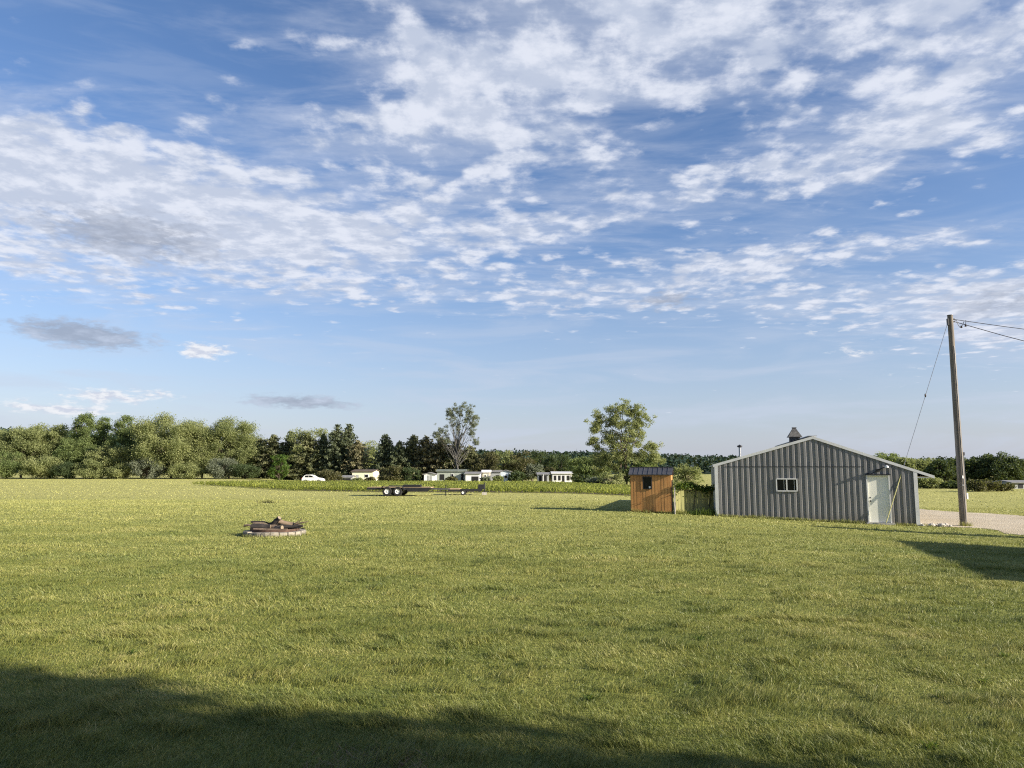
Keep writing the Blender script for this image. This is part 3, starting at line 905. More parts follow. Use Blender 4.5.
# ------------------------------------------------------------------ far buildings
def building(name, px0, px1, y_top, depth, z_e_px, mat, roof_mat, lab, cat, openings=(), ridge='x', rdepth=5.0, door=None):
    a = at(px0, 480, depth); b = at(px1, 480, depth)
    W = b.x - a.x; g = gz(a.x, depth)
    ze = at(px0, z_e_px, depth).z - g; zr = at(px0, y_top, depth).z - g
    o = empty(name, (a.x, depth, g), 0, lab, cat)
    m = MB()
    if ridge == 'y':
        m.prism([(0, 0, -.2), (W, 0, -.2), (W, 0, ze), (W / 2, 0, zr - .1), (0, 0, ze)], (0, rdepth, 0))
    else:
        m.prism([(0, 0, -.2), (0, rdepth, -.2), (0, rdepth, ze), (0, rdepth / 2, zr - .08), (0, 0, ze)], (W, 0, 0))
    m.build('wall', mat, o)
    m = MB(); e = .25
    if ridge == 'y':
        k = (zr - ze) / (W / 2)
        m.prism([(-e, -e, ze - k * e), (W / 2, -e, zr), (W + e, -e, ze - k * e), (W + e, -e, ze - k * e + .12), (W / 2, -e, zr + .12), (-e, -e, ze - k * e + .12)], (0, rdepth + 2 * e, 0))
    else:
        k = (zr - ze) / (rdepth / 2)
        m.prism([(-e, -e, ze - k * e), (-e, rdepth / 2, zr), (-e, rdepth + e, ze - k * e), (-e, rdepth + e, ze - k * e + .12), (-e, rdepth / 2, zr + .12), (-e, -e, ze - k * e + .12)], (W + 2 * e, 0, 0))
    m.build('roof', roof_mat, o)
    for kind, fx0, fx1, fz0, fz1 in openings:
        m = MB()
        x0, x1, z0, z1 = W * fx0, W * fx1, ze * fz0, ze * fz1
        if kind == 'window':
            m.box(((x0 + x1) / 2, -.02, (z0 + z1) / 2), (x1 - x0, .08, z1 - z0)); f = m.build('window', M['white'], o)
            m = MB(); m.box(((x0 + x1) / 2, -.05, (z0 + z1) / 2), (x1 - x0 - .14, .05, z1 - z0 - .14)); m.build('pane', M['glass'], f)
        elif kind == 'post':
            m.box(((x0 + x1) / 2, -.3, (z0 + z1) / 2), (x1 - x0, .15, z1 - z0)); m.build('post', M['white'], o)
        else:
            m.box(((x0 + x1) / 2, -.01, (z0 + z1) / 2), (x1 - x0, .06, z1 - z0)); m.build(kind, M['dark'] if kind == 'opening' else M['grey'], o)
    return o


building('house', 352, 373, 470.0, 150, 471.6, M['cream'], M['brown_roof'], 'pale yellow house with a brown roof half hidden behind pines', 'house',
         (('window', .6, .78, .45, .75), ('door', .2, .32, .0, .7)), 'x', 7)
building('carport', 334, 351.5, 475.9, 147, 477.5, M['grey'], M['grey_roof'], 'low grey roofed carport left of the yellow house', 'carport', (('opening', .35, .95, .1, .75), ('post', .02, .08, 0, 1)), 'x', 4)
building('tool_shed', 424, 435.5, 472.9, 140, 474.5, M['white'], M['grey_roof'], 'small white tool shed with double doors behind the crops', 'shed', (('door', .3, .48, .05, .9), ('door', .54, .7, .05, .9)), 'y', 2.5)
building('mobile_home', 437, 465, 469.9, 146, 471.5, M['sage'], M['moss_roof'], 'long pale sage mobile home under the dark trees', 'mobile home',
         (('opening', .1, .26, .25, .75), ('window', .5, .6, .5, .8), ('opening', .86, .95, .1, .8)), 'x', 4)
building('garage', 465.5, 480, 472.3, 143, 473.9, M['white'], M['grey_roof'], 'white garage with a big dark doorway', 'garage', (('opening', .42, .9, .0, .72),), 'x', 6)
building('camper', 482.5, 490, 470.5, 148, 472.1, M['tan'], M['white'], 'cream camper parked between the white garage and the grey house', 'camper', (('window', .2, .5, .5, .75), ('door', .65, .85, .1, .8)), 'x', 2.4)
building('house', 490, 501, 470.5, 152, 472.1, M['grey'], M['grey_roof'], 'grey house with dark doorway beside the pale blue gable', 'house', (('opening', .55, .85, .2, .7),), 'x', 6)
building('garage', 500.5, 511, 470.3, 144, 471.9, M['pale_blue'], M['grey_roof'], 'pale blue white gabled garage at the edge of the trees', 'garage', (('window', .35, .65, .4, .7),), 'y', 6)
building('porch', 538, 549, 472.9, 146, 474.5, M['grey'], M['grey_roof'], 'narrow white posted porch under grey trees', 'porch', (('opening', .1, .4, .1, .85), ('opening', .55, .8, .1, .85), ('post', .46, .52, 0, 1)), 'x', 4)
building('cottage', 552.5, 572, 472.1, 146, 473.7, M['white'], M['trim'], 'white cottage with a row of dark windows between the porch and dark shrubs', 'house',
         (('opening', .08, .2, .3, .8), ('opening', .3, .42, .3, .8), ('opening', .5, .62, .1, .8), ('opening', .74, .88, .3, .8)), 'x', 5)
building('outbuilding', 1012, 1042, 481.3, 96, 482.9, M['grey'], M['grey_roof'], 'low grey outbuilding at the right edge beyond the field', 'shed', (('opening', .2, .35, .1, .8), ('window', .55, .7, .4, .75)), 'x', 4)

# white car on the far road
cp = at(301.5, 480, 140.0); CW = at(323, 480, 140.0).x - cp.x
car = empty('parked_car', (cp.x, 140, gz(cp.x, 140)), 0, 'white car parked in front of dark pines beyond the crops', 'car')
prf = [(0, .35), (0, .8), (.12, 1.02), (.45, 1.4), (.8, 1.56), (1.6, 1.58), (2.05, 1.45), (2.75, 1.05), (3.6, .92), (3.98, .75), (4.05, .35)]
k = CW / 4.05
m = MB(); m.prism([(x * k, 0, z) for x, z in prf][::-1], (0, 1.75, 0)); body = m.build('body', M['white'], car, bevel=.05)
m = MB(); m.prism([(x * k, -.012, z) for x, z in ((.55, 1.08), (.72, 1.42), (1.32, 1.45), (1.32, 1.08))][::-1], (0, .03, 0)); m.build('window', M['glass'], car)
m = MB(); m.prism([(x * k, -.012, z) for x, z in ((1.4, 1.08), (1.4, 1.45), (1.8, 1.42), (2.35, 1.1))][::-1], (0, .03, 0)); m.build('window', M['glass'], car)
for x in (.8, 3.2):
    for y in (.08, 1.67): wheel_pair(car, x * k, y, .33, .22)
m = MB(); m.box((4.0 * k, .12, .76), (.12, .25, .12)); m.build('headlight', M['trim'], car)
m = MB(); m.box((.02, .1, .9), (.08, .2, .2)); m.build('tail_light', M['lens'], car)


# ------------------------------------------------------------------ vegetation
def rand_unit(n, rng):
    v = rng.normal(size=(n, 3))
    return v / np.linalg.norm(v, axis=1)[:, None]


def leaf_quads(C, size, rng, asp=0.55, up=0.0):
    """C (n,3) leaf centres -> separate folded quads"""
    n = len(C)
    a = rand_unit(n, rng); b = rand_unit(n, rng)
    a[:, 2] *= (1 - up)
    a /= np.linalg.norm(a, axis=1)[:, None]
    b = np.cross(a, b); b /= np.linalg.norm(b, axis=1)[:, None] + 1e-9
    s = (size * rng.uniform(.6, 1.35, n))[:, None] if np.isscalar(size) else (size * rng.uniform(.7, 1.3, n))[:, None]
    p0 = C - a * s * .5; p1 = C + b * s * asp * .5; p2 = C + a * s * .5; p3 = C - b * s * asp * .5
    V = np.stack([p0, p1, p2, p3], 1).reshape(-1, 3)
    F = np.arange(4 * n).reshape(-1, 4)
    return V, F


def limb_path(a, b, rng, n=5, wig=.06):
    a, b = np.array(a, float), np.array(b, float)
    L = np.linalg.norm(b - a)
    pts = []
    for f in np.linspace(0, 1, n):
        p = a * (1 - f) + b * f
        p[2] += math.sin(f * math.pi) * L * .06
        if 0 < f < 1: p += rng.normal(size=3) * L * wig
        pts.append(tuple(p))
    return pts


def tree(name, base, H, W, lab, cat, mat, seed, bark='bark', n_clump=56, leaf=.32, dens=1.15, crown0=.12, shape='round', group=None, clump_r=.125, lobes=None, open_=0.0, trunk_r=None, D=None, soft=0.0, n_limb=None):
    rng = np.random.default_rng(seed)
    o = empty(name, base, 0, lab, cat, group)
    D = W if D is None else D
    cl = []
    if lobes is None:
        k = 0
        while len(cl) < n_clump and k < 4000:
            k += 1
            u = rng.uniform(-1, 1, 3)
            r = (np.abs(u) ** 2.7).sum() ** (1 / 2.7)
            if r > 1 or r < .3: continue
            t = (u[2] + 1) / 2
            if shape == 'round': wf = 1.0
            elif shape == 'dome': wf = 1.15 if t < .5 else 1.0
            elif shape == 'vase': wf = .55 + .6 * t
            elif shape == 'cone': wf = 1.25 - .8 * t
            c = np.array([u[0] * W / 2 * .82 * wf, u[1] * D / 2 * .82 * wf, H * (crown0 + (1 - crown0) * (.5 + .44 * u[2]))])
            cl.append((c, clump_r * W * rng.uniform(.65, 1.3)))
    else:
        for lx, lz, lr in lobes:
            for q in range(max(3, int(n_clump / len(lobes)))):
                c = np.array([lx * W + rng.normal() * (lr * .52 + .012) * W, rng.normal() * lr * W * .7, lz * H + rng.normal() * (lr * .5 + .012) * W])
                cl.append((c, clump_r * W * rng.uniform(.6, 1.25)))
    C = []
    for c, r in cl:
        n = int(dens * 95 * (r / leaf) ** 2 * .16) + 10
        d = rand_unit(n, rng)
        rad = r * rng.uniform(.25, 1.0, n) ** .55 * (1 + (.18 + .3 * soft) * rng.normal(size=n))
        p = c + d * rad[:, None] * np.array([1, 1, .8])
        C.append(p)
    C = np.concatenate(C)
    kz = H * 1.0 / np.percentile(C[:, 2], 99.7)
    x0 = (np.percentile(C[:, 0], 99) + np.percentile(C[:, 0], 1)) / 2
    kx = W / (np.percentile(C[:, 0], 99) - np.percentile(C[:, 0], 1))
    C = (C - np.array([x0, 0, 0])) * np.array([kx, 1, kz])
    cl = [((c - np.array([x0, 0, 0])) * np.array([kx, 1, kz]), r) for c, r in cl]
    C = C[(C[:, 2] > .1)]
    V, F = leaf_quads(C, leaf, rng)
    link('crown', np_mesh('crown', V, F), mat, o)
    m = MB()
    tr = trunk_r or max(.12, H * .018)
    tp = np.array([rng.normal() * .02 * H, 0, H * .62])
    tpath = limb_path((0, 0, -.2), tp, rng, 6, .02)
    m.tube(tpath, [tr * 1.25] + list(np.linspace(tr, tr * .35, 5)), 7)
    for c, r in (cl if n_limb is None else cl[::max(1, len(cl) // n_limb)]):
        f = min(.92, max(.18, (c[2] / H - .2)))
        st = np.array(tpath[0]) * (1 - f) + tp * f
        if c[2] < st[2]: st[2] = max(.2, c[2] * .7)
        m.tube(limb_path(st, c, rng, 4, .05), list(np.linspace(tr * .42, tr * .08, 4)), 5, cap=False)
    m.build('trunk', M[bark], o, smooth=True)
    return o


def conifer(name, base, H, W, lab, mat, seed, group=None, bare=.06, ragged=.25, leaf=.5, droop=.25, taper=.5):
    rng = np.random.default_rng(seed)
    o = empty(name, base, 0, lab, 'tree', group)
    m = MB()
    m.tube([(0, 0, -.2), (0, 0, H * .5), (0, 0, H * .98)], [H * .02, H * .012, .02], 7)
    C, S = [], []
    z = H * bare
    while z < H * .99:
        f = (z - H * bare) / (H * (1 - bare))
        L0 = W / 2 * (1 - f) ** taper + .12
        nb = 6 if f < .85 else 4
        a0 = rng.uniform(0, 6.28)
        for k in range(nb):
            a = a0 + 6.283 * k / nb + rng.normal() * .25
            L = L0 * rng.uniform(1 - ragged * 1.6, 1 + ragged)
            n = max(3, int(L / (leaf * .3)))
            t = np.linspace(.12, 1, n)
            x = np.cos(a) * L * t; y = np.sin(a) * L * t
            zz = z - droop * L * t + droop * .5 * L * t ** 3
            for rep in range(3):
                j = rng.normal(size=(n, 3)) * leaf * .38
                C.append(np.stack([x, y, zz], 1) + j * np.array([1, 1, .6]))
            if k % 2 == 0 and L > 1:
                m.tube([(0, 0, z), (x[-1] * .8, y[-1] * .8, zz[-1])], [.05, .015], 4, cap=False)
        z += H * .022 + .28 * (1 - f)
    C = np.concatenate(C)
    V, F = leaf_quads(C, leaf, rng, .5)
    link('crown', np_mesh('crown', V, F), mat, o)
    m.build('trunk', M['bark'], o)
    return o


def place(px, depth):
    p = at(px, 480, depth)
    return Vector((p.x, depth, gz(p.x, depth)))


def htop(py, depth, base):
    return at(512, py, depth).z - base.z


G1 = 'trees along the left edge of the field'


def T(kind, px, wpx, top, depth, lab, mat, seed, **kw):
    b = place(px, depth)
    if kw.get('group') == G1:
        kw = dict(dict(n_clump=130, crown0=0.0, clump_r=.1, dens=1.6, leaf=.28, n_limb=30, soft=.45), **{k: v for k, v in kw.items() if k not in ('n_clump', 'crown0')})
    H = htop(top, depth, b); W = wpx * depth / FPX
    if kind == 'conifer':
        return conifer(kw.pop('name', 'pine_tree'), b, H, W, lab, M[mat], seed, **kw)
    return tree(kw.pop('name', 'tree'), b, H, W, lab, kw.pop('cat', 'tree'), M[mat], seed, **kw)


G1 = 'trees along the left edge of the field'
T('tree', -14, 52, 431, 172, 'green tree cut by the left frame edge', 'leaf_olive', 101, group=G1)
T('tree', 21, 46, 427, 170, 'rounded green tree near the left frame edge', 'leaf_olive', 102, group=G1, n_clump=30)
T('tree', 50, 42, 425.5, 174, 'round topped olive green tree second from left', 'leaf_olive', 103, group=G1, n_clump=30)
T('tree', 84, 36, 414.5, 172, 'tall pointed green tree left of the narrow one', 'leaf_green', 104, group=G1, shape='cone')
T('tree', 101, 26, 418, 174, 'second peak of foliage behind the tall pointed tree', 'leaf_green', 112, group=G1, shape='cone')
T('tree', 123, 34, 416.5, 171, 'narrow upright green tree left of the broad willow', 'leaf_green', 105, group=G1, shape='cone', n_clump=30)
T('tree', 171, 76, 416.5, 165, 'broad light green willow with rounded dome crown', 'leaf_willow', 106, group=G1, shape='dome', n_clump=64, crown0=.03)
T('tree', 229, 58, 419.5, 168, 'dense green tree right of the broad willow', 'leaf_olive', 107, group=G1, shape='dome', n_clump=48, crown0=.04)
T('tree', 141, 34, 436, 176, 'shaded green tree filling the gap behind the willow', 'leaf_green', 108, group=G1)
T('tree', 202, 30, 428, 176, 'dim green tree seen between the willow and the dense tree', 'leaf_green', 109, group=G1)
T('tree', 72, 30, 440, 165, 'low green tree in front of the tall pointed tree', 'leaf_green', 110, group=G1)
T('tree', 108, 36, 446, 163, 'spreading olive tree in front of the narrow upright tree', 'leaf_willow', 111, group=G1, crown0=.02)
G2 = 'bushes along the left tree line'
for i, (px, w, top, mt_, lab) in enumerate(((6, 34, 452, 'leaf_green', 'broad green bush at the far left of the tree line'),
                                            (40, 34, 456, 'leaf_willow', 'pale bush left of the dark shrub gap'),
                                            (66, 26, 462, 'leaf_dark', 'dark low shrub under the tall pointed tree'),
                                            (92, 30, 459, 'leaf_olive', 'olive bush under the narrow upright tree'),
                                            (120, 26, 463, 'leaf_willow', 'low pale bush left of the grey green bush'),
                                            (147, 28, 457, 'leaf_grey', 'grey green bush at the left foot of the willow'),
                                            (186, 30, 463, 'leaf_willow', 'low pale bush at the right foot of the willow'),
                                            (222, 27, 458, 'leaf_grey', 'round grey green bush under the dense tree'),
                                            (245, 26, 464, 'leaf_dark', 'dark low shrub where the pines begin'))):
    T('tree', px, w, top, 160, lab, mt_, 130 + i, name='bush', cat='bush', group=G2, crown0=0.0, n_clump=40, clump_r=.15, leaf=.24)

G3 = 'dark pines in the middle distance'
for i, (px, w, top, d, mt_, lab) in enumerate((
        (259, 20, 438, 160, 'needle_pine', 'short dark pine at the left end of the pine row'),
        (272, 24, 434, 158, 'needle_pine', 'dark pine behind the bright green shrub'),
        (289, 24, 431, 160, 'needle_spruce', 'dark broad pine above the left end of the white car'),
        (306, 26, 433, 156, 'needle_pine', 'dark pine standing right behind the white car'),
        (322, 24, 434, 157, 'needle_spruce', 'dark pine right of the white car'),
        (336, 24, 423.5, 155, 'needle_spruce', 'tall pointed spruce left of the tallest spire'),
        (348, 22, 422.5, 156, 'needle_spruce', 'tallest pointed dark spruce of the left pine row'),
        (357, 20, 440, 153, 'needle_brown', 'brownish pine in front of the tall spruces'),
        (385, 24, 433.5, 152, 'needle_spruce', 'pointed dark spruce left of the second pine row'),
        (399, 24, 441, 150, 'needle_spruce', 'short dark spruce between two pointed ones'),
        (413, 24, 434.5, 152, 'needle_pine', 'dark pointed pine above the long trailer deck'),
        (426, 24, 436, 151, 'needle_brown', 'brownish pine above the white tool shed'),
        (441, 24, 437.5, 150, 'needle_brown', 'brownish pine left of the tall sparse tree'),
        (456, 26, 441, 149, 'needle_pine', 'dark pine at the foot of the tall sparse tree'),
        (470, 22, 446, 150, 'needle_pine', 'dark low pine right of the tall sparse tree'))):
    T('conifer', px, w * 1.75, top, d + 9, lab, mt_, 200 + i, group=G3, taper=.8 if 'spruce' in mt_ else .6, ragged=.3 if 'spruce' in mt_ else .42)
T('tree', 312, 44, 428.5, 166, 'light olive tree rising behind the dark pines', 'leaf_willow', 240, n_clump=30)
T('tree', 366, 38, 441, 172, 'rounded olive green tree right of the tallest spruce', 'leaf_willow', 241, n_clump=30, crown0=.03)
T('tree', 279, 18, 455, 152, 'bright green shrub glowing among the dark pines', 'leaf_bright', 242, name='bush', cat='bush', crown0=.0)
T('tree', 392, 26, 466, 143, 'grey green bush below the short dark spruce', 'leaf_brown', 243, name='bush', cat='bush', crown0=.0)
T('tree', 408, 22, 468, 143, 'dark shrub left of the white tool shed', 'leaf_dark', 244, name='bush', cat='bush', crown0=.0)
T('tree', 358, 12, 478, 141, 'small leafy shrub in front of the yellow house', 'leaf_olive', 246, name='bush', cat='bush', crown0=.0)
T('tree', 370, 10, 477, 141, 'dark low shrub at the right corner of the yellow house', 'leaf_brown', 247, name='bush', cat='bush', crown0=.0)
T('tree', 451, 12, 476.5, 140, 'low scrub in front of the pale sage mobile home', 'leaf_brown', 248, name='bush', cat='bush', crown0=.0)
T('tree', 485, 9, 477, 140, 'thin grey green scrub in front of the cream camper', 'leaf_grey', 249, name='bush', cat='bush', crown0=.0)
T('tree', 498, 10, 476, 140, 'olive scrub in front of the grey house', 'leaf_olive', 250, name='bush', cat='bush', crown0=.0)
T('tree', 330, 22, 470, 145, 'brown scrub right of the white car', 'leaf_brown', 245, name='bush', cat='bush', crown0=.0)

# tall sparse tree with bare limbs
T('tree', 456, 44, 402.5, 155, 'tall sparse grey tree with a flat spreading crown over the pines', 'leaf_grey', 260, bark='pale_bark', leaf=.17, dens=.8, clump_r=.04, n_clump=360, trunk_r=.16, soft=.7, n_limb=60,
  lobes=[(-.05, .95, .12), (.12, .96, .12), (.28, .93, .11), (.42, .85, .1), (.36, .76, .1), (.18, .84, .14), (-.1, .84, .12), (-.2, .9, .08), (-.5, .62, .08), (-.36, .66, .09), (.3, .64, .08), (.44, .52, .06), (-.24, .54, .08), (.0, .72, .1)])
# olive woods right of it
G4 = 'olive trees behind the far houses'
for i, (px, w, top, d, mt_, lab) in enumerate((
        (484, 30, 452, 156, 'leaf_brown', 'brownish olive tree behind the white garage'),
        (503, 32, 451, 158, 'leaf_olive', 'olive tree behind the pale blue garage'),
        (521, 30, 452, 157, 'leaf_brown', 'muted olive tree left of the dark one'),
        (532, 22, 464, 156, 'leaf_grey', 'greyish small tree left of the narrow porch'),
        (541, 34, 451, 168, 'leaf_dark', 'dark tree behind the narrow porch'),
        (517, 16, 471, 143, 'leaf_dark', 'dark shrub right of the pale blue garage'),
        (550.5, 12, 467, 158, 'leaf_brown', 'small olive tree left of the white cottage'),
        (562, 34, 455, 165, 'leaf_dark', 'dark tree rising behind the white cottage'),
        (583, 26, 457, 140, 'leaf_green', 'green tree at the right end of the white cottage'),
        (594, 30, 458, 138, 'leaf_green', 'leafy green tree left of the big lone tree'),
        (582, 16, 475, 132, 'leaf_dark', 'dark low shrub in front of the leafy trees'))):
    T('tree', px, w, top, d, lab, mt_, 300 + i, group=G4, crown0=.03)
# big lone tree right of centre
T('tree', 625, 67, 402, 98, 'big airy lone tree with leaning limbs behind the small shed', 'leaf_willow', 330, bark='bark', leaf=.18, dens=.85, clump_r=.05, n_clump=560, trunk_r=.2, soft=.5, n_limb=26,
  lobes=[(.0, .52, .2), (.1, .42, .22), (-.12, .46, .16), (.16, .68, .16), (.05, .93, .1), (-.1, .9, .09), (.2, .88, .1), (.3, .78, .11), (.08, .76, .16), (-.12, .76, .1), (-.33, .82, .06), (-.38, .72, .07), (-.42, .54, .05), (-.2, .6, .08), (.12, .58, .16), (.0, .42, .16), (-.3, .38, .07), (.22, .36, .13), (.42, .48, .09), (.44, .34, .1), (-.22, .27, .13), (.36, .24, .12), (-.05, .3, .14), (-.38, .25, .1)])
T('tree', 612, 26, 472, 90, 'pale leafy bush at the foot of the big lone tree', 'leaf_willow', 331, name='bush', cat='bush', crown0=0, leaf=.22, n_clump=22)
T('tree', 641, 30, 462, 97, 'green undergrowth bush behind the small shed', 'leaf_green', 332, name='bush', cat='bush', crown0=0, leaf=.22)
T('tree', 596, 18, 477, 92, 'low grey green bush left of the lone tree foot', 'leaf_grey', 333, name='bush', cat='bush', crown0=0, leaf=.22)
T('tree', 686, 30, 464.5, 92, 'small rounded light green tree between shed and barn', 'leaf_willow', 334, crown0=0.02, leaf=.2, n_clump=34, dens=1.2)
# right side
G5 = 'dark trees beyond the right hand field'
for i, (px, w, top, d, mt_, lab) in enumerate((
        (884, 34, 453.5, 118, 'leaf_green', 'green tree peeping over the barn roof'),
        (905, 36, 458, 112, 'leaf_olive', 'olive tree just above the right end of the barn roof'),
        (925, 34, 459, 112, 'leaf_olive', 'olive tree beside the barn eave'),
        (942, 30, 460, 106, 'leaf_dark', 'dark tree left of the utility pole'),
        (970, 38, 456.5, 108, 'leaf_dark', 'dark tree behind the utility pole'),
        (1001, 40, 453.5, 106, 'leaf_dark', 'broad dark tree right of the utility pole'),
        (1030, 26, 462, 108, 'leaf_dark', 'dark tree cut by the right frame edge'),
        (1050, 40, 456, 108, 'leaf_dark', 'dark tree beyond the right frame edge'))):
    T('tree', px, w, top, d, lab, mt_, 400 + i, group=G5, crown0=.0, n_clump=80, leaf=.27, clump_r=.11, dens=1.5)
for i, (px, w, top, d, mt_, lab) in enumerate((
        (980, 30, 479.5, 84, 'leaf_brown', 'brownish olive scrub bush right of the utility pole'),
        (1000, 22, 482, 85, 'leaf_brown', 'low brownish bush left of the grey outbuilding'),
        (928, 26, 476, 98, 'leaf_willow', 'pale olive bush beside the barn corner'),
        (952, 26, 481, 97, 'leaf_dark', 'low dark bush left of the pole'))):
    T('tree', px, w, top, d, lab, mt_, 420 + i, name='bush', cat='bush', crown0=.0, n_clump=40, clump_r=.15, leaf=.24)

ml = hit(1000, 536.5)  # invented evergreen outside the view, added to cast the narrow shadow streak
mp = sunward(ml, 2.3)
conifer('streak_shade_caster', (mp.x, mp.y, gz(mp.x, mp.y)), 4.9, 1.7, 'unseen columnar evergreen added to throw a thin streak of shade', M['needle_spruce'], 880, leaf=.16, taper=.35, bare=.03)

# vine over the fence and weeds at the foot
rng = np.random.default_rng(77)
fzl = lambda s: gz(*(f0 + fd * (s / FL)).xy)
vine = empty('climbing_vine', (f0.x, f0.y, gz(f0.x, f0.y)), math.atan2(fd.y, fd.x), 'leafy green vine tumbling over the top of the board fence', 'vine')
n = 1500
s = rng.uniform(0, FL, n)
hgt = 1.17 + rng.normal(size=n) * .07 + .1 * np.sin(s * 3.1) + .12 * fbm(s * 2, s * 0)
hang = (rng.random(n) < .3); hgt = np.where(hang, hgt - rng.exponential(.11, n), hgt)
C = np.stack([s, rng.normal(size=n) * .1 - .03, hgt], 1)
V, F = leaf_quads(C, .085, rng, .8)
link('leaves', np_mesh('leaves', V, F), M['leaf_vine'], vine)
m = MB(); m.tube([(x, -.03 + .03 * math.sin(x * 5), 1.1 + .06 * math.sin(x * 7)) for x in np.linspace(0, FL, 16)], .015, 5)
for x in (.9, 1.7): m.tube([(x, -.03, 0), (x + .08, -.035, .6), (x + .2, -.03, 1.12)], .014, 5)
m.build('stem', M['bark'], vine)


def blades(px_, py_, h, w, rng, lean=.45, z0=None, lay=None):
    """curved grass blades (quad + triangle as one strip of 5 verts)"""
    n = len(px_)
    a = rng.uniform(0, 2 * math.pi, n)
    if lay is not None: a = np.where(rng.random(n) < .62, lay + rng.normal(size=n) * .5, a)
    b = rng.uniform(0, 2 * math.pi, n)
    z = ground(px_, py_) if z0 is None else z0
    ln = h * lean * rng.uniform(.2, 1.4, n)
    dx, dy = np.cos(a) * ln, np.sin(a) * ln
    wx, wy = np.cos(b) * w * .5, np.sin(b) * w * .5
    P = np.stack([px_, py_, z - .005], 1)
    mid = P + np.stack([dx * .35, dy * .35, h * .6], 1)
    tip = P + np.stack([dx, dy, h * (1 - .12 * rng.random(n))], 1)
    o = np.stack([wx, wy, wx * 0], 1)
    V = np.stack([P - o, P + o, mid + o * .8, mid - o * .8, tip], 1).reshape(-1, 3)
    i = np.arange(n)[:, None] * 5
    F = np.concatenate([i + np.array([[0, 1, 2]]), i + np.array([[0, 2, 3]]), i + np.array([[3, 2, 4]])], 0)
    return V, F


weeds = empty('weed_clump', (BL.x - .35, BL.y - .15, gz(BL.x, BL.y)), 0, 'dark weeds growing at the foot of the fence by the barn', 'weeds')
n = 260
xx = rng.normal(size=n) * .4 - .2; yy_ = rng.normal(size=n) * .08 + .25
V, F = blades(xx, yy_, rng.uniform(.15, .45, n), .02, rng, .5, z0=np.zeros(n))
link('leaves', np_mesh('leaves', V, F), M['leaf_vine'], weeds)

# crop field: broad strap-leaved plants in rows
CF = [(-42, 97), (-37, 92), (-19.5, 68), (-12, 64.5), (0, 62), (12, 59.5), (26, 57), (40, 55)]   # (x, front y)
rows = []
xr_ = np.arange(-41, 19.5, .2)
fr = np.interp(xr_, [c[0] for c in CF], [c[1] for c in CF])
PX, PY = [], []
for k in range(46):
    yk = fr + .76 * k + rng.normal(size=len(xr_)) * .05
    keep = (rng.random(len(xr_)) < .9) & (yk < 97)
    PX.append(xr_[keep] + rng.normal(size=keep.sum()) * .05); PY.append(yk[keep])
PX, PY = np.concatenate(PX), np.concatenate(PY)
hk = .52 * (0.75 + .5 * fbm(PX * .12, PY * .12)) * rng.uniform(.8, 1.15, len(PX))
LV, LF, off = [], [], 0
for q in range(6):
    n = len(PX); a = rng.uniform(0, 6.283, n) if q else rng.uniform(0, 6.283, n)
    z0 = ground(PX, PY) + hk * (.1 + .13 * q)
    L = hk * rng.uniform(.4, .62, n)
    d = np.stack([np.cos(a), np.sin(a), a * 0], 1); sd = np.stack([-np.sin(a), np.cos(a), a * 0], 1) * .045
    P = np.stack([PX, PY, z0], 1)
    m1 = P + d * (L * .45)[:, None]; m1[:, 2] += L * .5
    e1 = P + d * L[:, None]; e1[:, 2] += L * rng.uniform(-.1, .45, n)
    V = np.stack([P - sd * .5, P + sd * .5, m1 + sd, m1 - sd, e1], 1).reshape(-1, 3)
    i = np.arange(n)[:, None] * 5 + off
    LF += [i + np.array([[0, 1, 2]]), i + np.array([[0, 2, 3]]), i + np.array([[3, 2, 4]])]
    LV.append(V); off += 5 * n
tag(link('crop_field', np_mesh('crop_field', np.concatenate(LV), np.concatenate(LF)), M['leaf_corn']), 'band of bright green young corn plants behind the trailers', 'crops', kind='stuff')
# soil under the crop
xg = np.linspace(-41, 19.5, 60); fg = np.interp(xg, [c[0] for c in CF], [c[1] for c in CF]) + 1.8
bk = np.minimum(fg + 34, 97.5)
t_ = np.linspace(0, 1, 12)
SX = np.repeat(xg[:, None], 12, 1); SY = fg[:, None] * (1 - t_) + bk[:, None] * t_
ii = np.arange(59)[:, None] * 12 + np.arange(11)[None, :]
tag(link('crop_soil', np_mesh('crop_soil', np.stack([SX.ravel(), SY.ravel(), ground(SX, SY).ravel() + .012], 1), np.stack([ii, ii + 12, ii + 13, ii + 1], -1).reshape(-1, 4)), M['soil']),
    'brown soil under the green crop rows', 'soil', kind='structure')

# ------------------------------------------------------------------ grass
rng = np.random.default_rng(5)


def inside_keepout(x, y):
    k = (x - fc.x) ** 2 + (y - fc.y) ** 2 < (RR - .02) ** 2
    s = (x - BL.x) * U.x + (y - BL.y) * U.y; t = (x - BL.x) * NB.x + (y - BL.y) * NB.y
    k |= (s > -.02) & (s < BW + .02) & (t > -.02)
    k |= (y > 2) & (y < 46) & (x > interp_edge(DR_L, y) + .1) & (x < interp_edge(DR_R, y))
    return k


